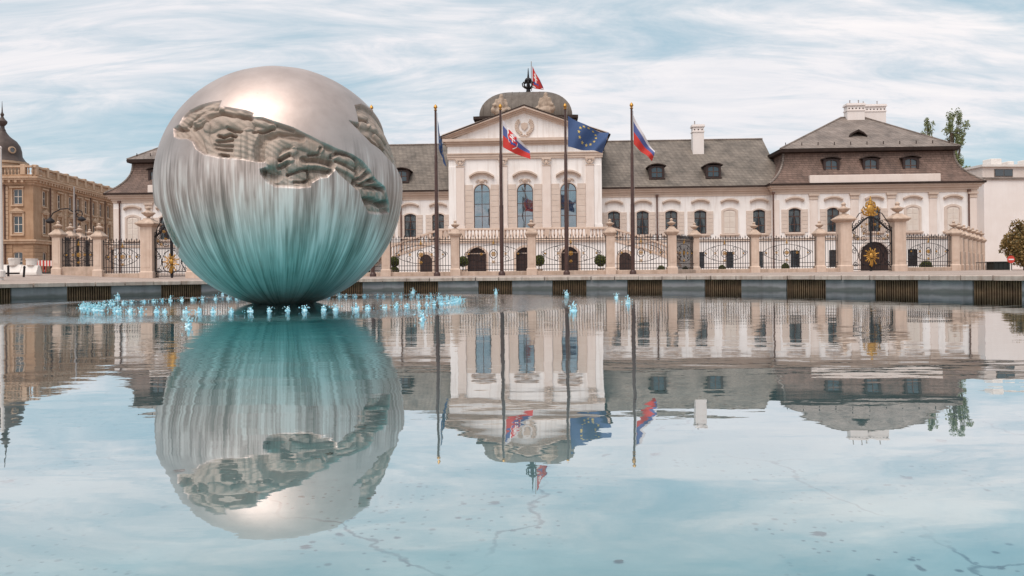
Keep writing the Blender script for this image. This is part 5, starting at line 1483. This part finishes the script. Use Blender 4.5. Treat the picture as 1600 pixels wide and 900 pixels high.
def tree(name, x, y, z0, label, cat, trunk_h, blobs, mat, leaf, n, seed):
    o = empty(name, (x, y, z0), 0, label, cat)
    r = random.Random(seed); t_ = MB()
    t_.tube([(0, 0, -.3), (.06, .02, trunk_h * .5), (0, .05, trunk_h)], [.035 * trunk_h ** .7 + .05, .03 * trunk_h ** .6 + .03, .03], 8)
    pts = []
    for (bx, by, bz, br, bh) in blobs:
        t_.tube([(0, 0, min(trunk_h * .6, bz * .8)), (bx * .5, by * .5, bz * .85), (bx, by, bz)], [.07, .05, .02], 5)
        k = int(n * br * br * bh / 2)
        for _ in range(k):
            d = Vector((r.gauss(0, 1), r.gauss(0, 1), r.gauss(0, 1))).normalized() * (r.random() ** .45)
            q = Vector((bx + d.x * br, by + d.y * br, bz + d.z * bh))
            if math.sin(q.x * 3.1 + q.z * 2.3) * math.sin(q.y * 2.7 + q.z * 3.7 + 1) > .55: continue
            pts.append(q)
    t_.build('trunk', M['bark'], o, smooth=True)
    link('crown', leaf_cloud(pts, leaf, M[mat], 'crown', seed), o)
    return o
r5 = random.Random(11)
x, z = px(1600, 385, 52)
tree('autumn_tree', x, 52, 0, 'low round tree with yellow brown leaves at the right edge', 'tree', 1.2, [(0, 0, 1.75, 1.35, 1.2), (-.9, -.2, 1.5, .8, .85), (.6, .2, 2.5, .9, .8), (-.3, 0, 2.9, .6, .6), (1.0, 0, 1.6, 1.2, 1.1), (-.3, -.3, .9, 1.0, .7)], 'autumn', .10, 3200, 21)
for (xa, ya), Yt, w, l, sd_ in (((1450, 200), 104, 1.35, 'slender green tree top behind the right pavilion roof, the shorter one', 31), ((1490, 200), 104, 2.3, 'taller leafy tree rising behind the right pavilion roof', 32)):
    x, z = px(xa, ya, Yt)
    bl = []
    r = random.Random(sd_)
    top = 19.9 if w < 1.5 else 21.2
    nb = 75 if w > 1.5 else 40
    for k in range(nb):
        f = (k + .5) / nb; sp = w * (1.15 - .75 * f) * (.75 + .35 * math.sin(f * 9))
        bl.append((r.uniform(-1, 1) * sp, r.uniform(-1, 1) * sp, 9.0 + (top - 9.0) * f, r.uniform(.3, .55), r.uniform(.5, .95)))
    tree('tall_tree', x, Yt, 0, l, 'tree', 17, bl, 'green', .13, 1500, sd_)

# ------------------------------------------------------------------ brown corner townhouse on the left
M['ochre'] = pm('ochre stone', (.36, .22, .135), (.47, .305, .20), .8, .85, .3, 12, streak=.45, c3=(.20, .115, .065))
M['ochre_l'] = pm('light ochre trim', (.47, .32, .215), (.60, .43, .31), 1.2, .85, .3, 12, streak=.4, c3=(.24, .145, .09))
house = empty('townhouse', (-66.6, 107, 0), 0, 'ochre brown corner townhouse with dark domed turret and ornate windows', 'building')
def townhouse_facade(ang, Ln, wins, origin):
    """one street front in its own plane: x along the wall from the corner, z up; returned parts are rotated into place"""
    f = empty('facade')
    ops = []
    rows = [(1.0, 3.6, 1.25), (6.25, 8.6, 1.3), (10.25, 12.35, 1.25)]
    for x in wins:
        for zb, zt, w in rows: ops.append((x, w, zb, zt, .12 if zb < 5 else .03))
    w_ = MB(); wall_front(w_, 0, Ln, -1, 14.0, 0, ops, .3); w_.build('wall', M['ochre'], f)
    for x in wins:
        for zb, zt, w in rows:
            window(f, x, .2, zb, zt, w, .12 if zb < 5 else .03, rows=2, cols=2, fmat='shutter', gmat='glass_far', fw=.09)
        MB().bbox(x - .95, x + .95, -.22, .03, 9.0, 9.2, .03).build('lintel', M['ochre_l'], f)
        MB().prism([(x - 1.05, 9.2), (x + 1.05, 9.2), (x, 9.75)], -.3, .03).build('window_pediment', M['ochre_l'], f)
        for s in (-1, 1):
            MB().bbox(x + s * .85 - .13, x + s * .85 + .13, -.14, .03, 6.0, 9.0, .02).build('window_pilaster', M['ochre_l'], f)
            MB().bbox(x + s * .78 - .1, x + s * .78 + .1, -.1, .03, 10.1, 12.5, .02).build('window_pilaster', M['ochre_l'], f)
        MB().bbox(x - .95, x + .95, -.2, .03, 5.85, 6.05, .02).build('window_sill', M['ochre_l'], f)
        MB().bbox(x - .9, x + .9, -.18, .03, 9.95, 10.12, .02).build('window_sill', M['ochre_l'], f)
        MB().bbox(x - 1.0, x + 1.0, -.26, .03, 12.5, 12.72, .02).build('window_hood', M['ochre_l'], f)
    for k in range(9):     # rusticated ground floor courses
        x0 = 0.0
        for x in sorted(wins) + [None]:
            x1 = Ln if x is None else x - .75
            if x1 - x0 > .1: MB().bbox(x0, x1, -.08, .02, -.3 + .55 * k + .03, -.3 + .55 * (k + 1) - .03, .02).build('rustication_course', M['ochre'], f)
            if x is not None: x0 = x + .75
    for z, h, pr in ((4.75, .35, .35), (5.1, .2, .55), (12.95, .3, .2), (13.25, .3, .5), (13.55, .25, .85), (13.8, .2, 1.0)):
        MB().box(-pr, Ln, -pr, .1, z, z + h).build('cornice', M['ochre_l'], f)
    bk = MB(); n = int(Ln / .9)
    for i in range(n):
        x = .3 + i * .9; bk.box(x, x + .3, -.8, -.1, 13.2, 13.56)
    tag(bk.build('cornice_brackets', M['ochre_l'], f), kind='stuff')
    MB().box(0, Ln, -.3, .2, 14.0, 14.35).build('parapet_base', M['ochre'], f)
    MB().box(0, Ln, -.34, .24, 15.35, 15.6).build('parapet_rail', M['ochre_l'], f)
    k = 0; x = .2
    while x < Ln:
        if k % 6 == 0: MB().bbox(x, x + .7, -.36, .26, 14.35, 15.78, .04).build('parapet_post', M['ochre_l'], f); x += .9
        else: MB().lathe([(.12, 0), (.08, .15), (.15, .45), (.08, .8), (.12, 1.0)], (x + .15, -.05, 14.35), 6).build('parapet_baluster', M['ochre_l'], f); x += .48
        k += 1
    for x in [w + 1.5 for w in wins[::2]]:
        MB().tube([(x, -.18, 13), (x, -.18, -.3)], .1, 6).build('downpipe', M['pipe'], f)
    for a, b in zip(wins[:-1], wins[1:]):      # banded piers between the windows
        for k in range(13):
            MB().bbox((a + b) / 2 - .32, (a + b) / 2 + .32, -.1, .02, 5.4 + .57 * k, 5.4 + .57 * k + .5, .03).build('pier_block', M['ochre_l'], f)
    # hang every part straight on the house
    F = Matrix.Translation(origin) @ Matrix.Rotation(ang, 4, 'Z')
    for ch in [c for c in COL.objects if c.parent == f]:
        ch.parent = house; ch.matrix_basis = F @ ch.matrix_basis
    bpy.data.objects.remove(f)
fa = townhouse_facade(R_(98.0), 37, [3.3, 8.1, 12.0, 15.0, 17.9, 21, 24, 27.4, 30.4, 33.6], (0, 0, 0))
fb_ = townhouse_facade(0, 15, [2.4, 6.0, 9.6, 12.8], (-15.0, 0.0, 0))
MB().add([(-15, .5, 14), (-.1, .5, 14), (-5.2, 37, 14), (-22, 37, 14), (-15, 37, -1), (-22, 37, -1)], [(0, 1, 2, 3)]).build('flat_roof', M['ledge'], house)
tr = MB(); TC = (-6.2, 3.0)
tr.lathe([(3.0, 13.9), (3.0, 16.1), (3.25, 16.2), (3.25, 16.5)], (TC[0], TC[1], 0), 24); tr.build('turret_drum', M['ochre_l'], house, smooth=False)
tr = MB(); tr.lathe([(3.1, 16.5), (2.75, 16.9), (2.45, 17.4), (2.4, 18.1), (2.2, 18.9), (1.75, 19.6), (1.1, 20.1), (.9, 20.3), (.6, 20.7), (.4, 21.1)], (TC[0], TC[1], 0), 28); td = tr.build('turret_dome', M['darkdome'], house, smooth=True)
for a in (-1.57, -.5, -2.6):
    o = MB().lathe([(.5, -.6), (.5, .2), (.34, .24), (.32, .1), (.32, .05)], n=20).build('round_dormer', M['ochre_l'], td, (TC[0] + 2.32 * math.cos(a), TC[1] + 2.32 * math.sin(a), 18.1), True, (R_(90), 0, a + PI / 2))
    MB().lathe([(.31, .1), (.31, .13)], n=20).build('pane', M['glass_far'], o)
tr = MB(); tr.lathe([(.45, 21.1), (.3, 21.4), (.28, 21.7), (.6, 22.1), (.65, 22.4), (.3, 22.8), (.16, 23.1), (.26, 23.4), (.1, 23.7), (.05, 24.5), (.02, 25.3)], (TC[0], TC[1], 0), 14); tr.build('turret_spire', M['darkdome'], house, smooth=True)

# ------------------------------------------------------------------ white building on the right
wb = empty('white_building', (51.5, 86, 0), R_(4), 'plain white side wall of a modern building right of the palace', 'building')
MB().box(1.5, 30, 0, 20, -1, 10.0).build('wall', M['white'], wb)
MB().box(1.3, 30.2, -.15, 20.2, 10.0, 10.25).build('parapet_cap', M['roof_g'], wb)
up = MB().box(2.2, 30, 1.2, 20, 10.25, 11.6).build('upper_storey', M['pilaster'], wb)
MB().box(2.0, 30.2, .9, 20.2, 11.6, 11.85).build('roof_edge', M['whitepaint'], up)
for i in range(5):
    x = 3.6 + i * 4.6
    w_ = MB().box(x, x + 2.2, 1.14, 1.22, 10.5, 11.35).build('strip_window', M['roof_g'], wb)
    MB().box(x + .08, x + 1.05, 1.1, 1.16, 10.57, 11.28).build('pane', M['glass_far'], w_); MB().box(x + 1.15, x + 2.12, 1.1, 1.16, 10.57, 11.28).build('pane', M['glass_far'], w_)
for x, w, h in ((4.2, 1.3, .9), (6.3, .7, .6), (8.5, 2.4, .8)): MB().bbox(x, x + w, 2.5, 4, 11.85, 11.85 + h, .05).build('roof_unit', M['whitepaint'], wb)
sw = MB().prism([(-1.2, -1), (1.5, -1), (1.5, 9.6), (.9, 9.4), (-1.2, 7.6)], 2.2, 20).build('side_annex', M['white'], wb)
MB().prism([(-1.6, 7.3), (1.5, 9.7), (1.5, 10.0), (-1.6, 7.6)], 1.8, 20).build('annex_roof', M['roof_g'], sw)
MB().prism([(-.4, 9.2), (1.5, 9.9), (1.5, 11.4), (-.4, 11.0)], 5, 20).build('annex_dormer', M['roof'], sw)

# ------------------------------------------------------------------ street things
def sx(x, Y): return (x - 800) / 1200 * Y
# low dark parking-ramp box, railing and round red sign by the white wall
X = sx(1561, 62)
bx = empty('dark_container', (X, 62, -.03), 0, 'low black box by the white wall next to the red sign', 'container')
MB().bbox(-.75, .75, -.5, .5, 0, .6, .03).build('body', M['asphalt'], bx); MB().bbox(-.8, .8, -.55, .55, .6, .68, .02).build('lid', M['asphalt'], bx)
for k in range(4): MB().bbox(-.7 + .36 * k, -.42 + .36 * k, -.53, -.49, .06, .54, .01).build('side_panel', M['asphalt'], bx)
rs_ = empty('no_entry_sign', (sx(1579, 49), 49, -.03), 0, 'round red no entry sign on a white post by the autumn tree', 'sign')
MB().tube([(0, 0, 0), (0, 0, .75)], .035, 8).build('post', M['whitepaint'], rs_)
MB().lathe([(.24, -.015), (.24, .015)], n=24).build('disc', M['red'], rs_, (0, -.05, .72), rot=(R_(90), 0, 0))
MB().box(-.16, .16, -.082, -.066, .68, .76).build('bar', M['e_white'], rs_)
ra = empty('railing', (sx(1535, 64), 64, -.03), 0, 'short dark metal railing at the foot of the white wall', 'railing')
m_ = MB()
for k in range(8): m_.tube([(-.5 + k * .15, 0, 0), (-.5 + k * .15, 0, .62)], .018, 5)
tag(m_.build('bars', M['iron'], ra), kind='stuff'); MB().tube([(-.55, 0, .63), (.6, 0, .63)], .025, 6).build('top_rail', M['iron'], ra)
# lamps on the left
lp = empty('street_lamp', (-34.09 - 1.2, 62, .4), 0, 'grey street lamp with curled arm in front of the brown townhouse', 'street lamp')
MB().tube([(0, 0, -.2), (0, 0, 3), (0, 0, 7.0)], [.11, .09, .06], 10).build('post', M['lampmetal'], lp)
MB().tube([(0, 0, 4.9), (-.5, 0, 5.25), (-1.1, 0, 5.2), (-1.7, 0, 4.9), (-1.95, 0, 4.5)], .045, 6).build('arm', M['iron'], lp)
MB().tube([(p[0], 0, p[2]) for p in scroll((.35, 4.75), .42, PI, 1.3, -1)], .04, 6).build('scroll_arm', M['iron'], lp)
m_ = MB(); m_.lathe([(.05, .35), (.09, .3), (.32, .1), (.34, 0), (.22, -.12), (.0, -.16)], (-1.95, 0, 4.2), 12); m_.lathe([(.05, .3), (.3, .1), (.3, 0), (.0, -.14)], (.6, 0, 4.3), 12); m_.build('lamp_head', M['iron'], lp, smooth=True)
wp = empty('tram_pole', (sx(1.5, 40), 40, .2), 0, 'pale tall pole cut by the left edge of the picture', 'pole')
MB().tube([(0, 0, -.3), (0, 0, 3.2), (0, 0, 6.7)], [.12, .10, .08], 12).build('post', M['whitepaint'], wp); MB().lathe([(.2, 0), (.2, .3), (.14, .36)], n=12).build('foot', M['whitepaint'], wp)
MB().ball((0, 0, 6.72), .1, 8, 6).build('cap', M['whitepaint'], wp)
# barriers
for (xa, w), l in zip(((8, 1.15), (36, 1.05)), ('white concrete barrier block at the left edge', 'white concrete barrier block beside the striped barriers')):
    X = sx(xa, 50); b_ = empty('concrete_barrier', (X, 50, ground_z(X, 50)), 0, l, 'barrier', 'white concrete barriers')
    MB().rings([[(-w, -.3, 0), (w, -.3, 0), (w, .3, 0), (-w, .3, 0)], [(-w, -.3, .15), (w, -.3, .15), (w, .3, .15), (-w, .3, .15)], [(-w, -.12, .55), (w, -.12, .55), (w, .12, .55), (-w, .12, .55)], [(-w + .03, -.1, .62), (w - .03, -.1, .62), (w - .03, .1, .62), (-w + .03, .1, .62)]]).build('block', M['whitepaint'], b_)
    for k in (-1, 1): MB().lathe([(.0, .62), (.28, .62), (.33, .98), (.36, 1.0), (.36, 1.05), (.3, 1.05)], (k * w * .55, 0, 0), 12).build('planter_bowl', M['whitepaint'], b_)
for q, (xa, l) in enumerate(((48, 'red and white striped road barrier nearest the white concrete block'), (62, 'middle red and white striped road barrier'), (77, 'red and white striped road barrier nearest the fence pillar'))):
    X = sx(xa, 56); b_ = empty('road_barrier', (X, 56, ground_z(X, 56)), rnd.uniform(-.15, .15), l, 'barrier', 'striped road barriers')
    for k in range(6): MB().box(-.33 + .11 * k, -.33 + .11 * (k + 1), -.03, .03, .55, .95).build('board_stripe', M['red'] if k % 2 else M['whitepaint'], b_)
    for k in (-1, 1): MB().tube([(k * .26, -.0, 0), (k * .26, 0, .95)], .03, 6).build('leg', M['red'], b_)
    MB().bbox(-.36, .36, -.2, .2, 0, .09, .02).build('foot', M['asphalt'], b_)
for xa, l in ((13, 'dark bollard before the white concrete barrier at the left edge'), (37, 'dark leaning bollard by the striped barriers')):
    X = sx(xa, 46); o = MB().lathe([(.06, -.1), (.06, .55), (.075, .58), (.05, .66), (.0, .69)], n=10).build('bollard', M['iron'], None, (X, 46, ground_z(X, 46)), True, (0, .08 if xa > 20 else 0, 0))
    tag(o, l, 'bollard', 'dark street bollards')
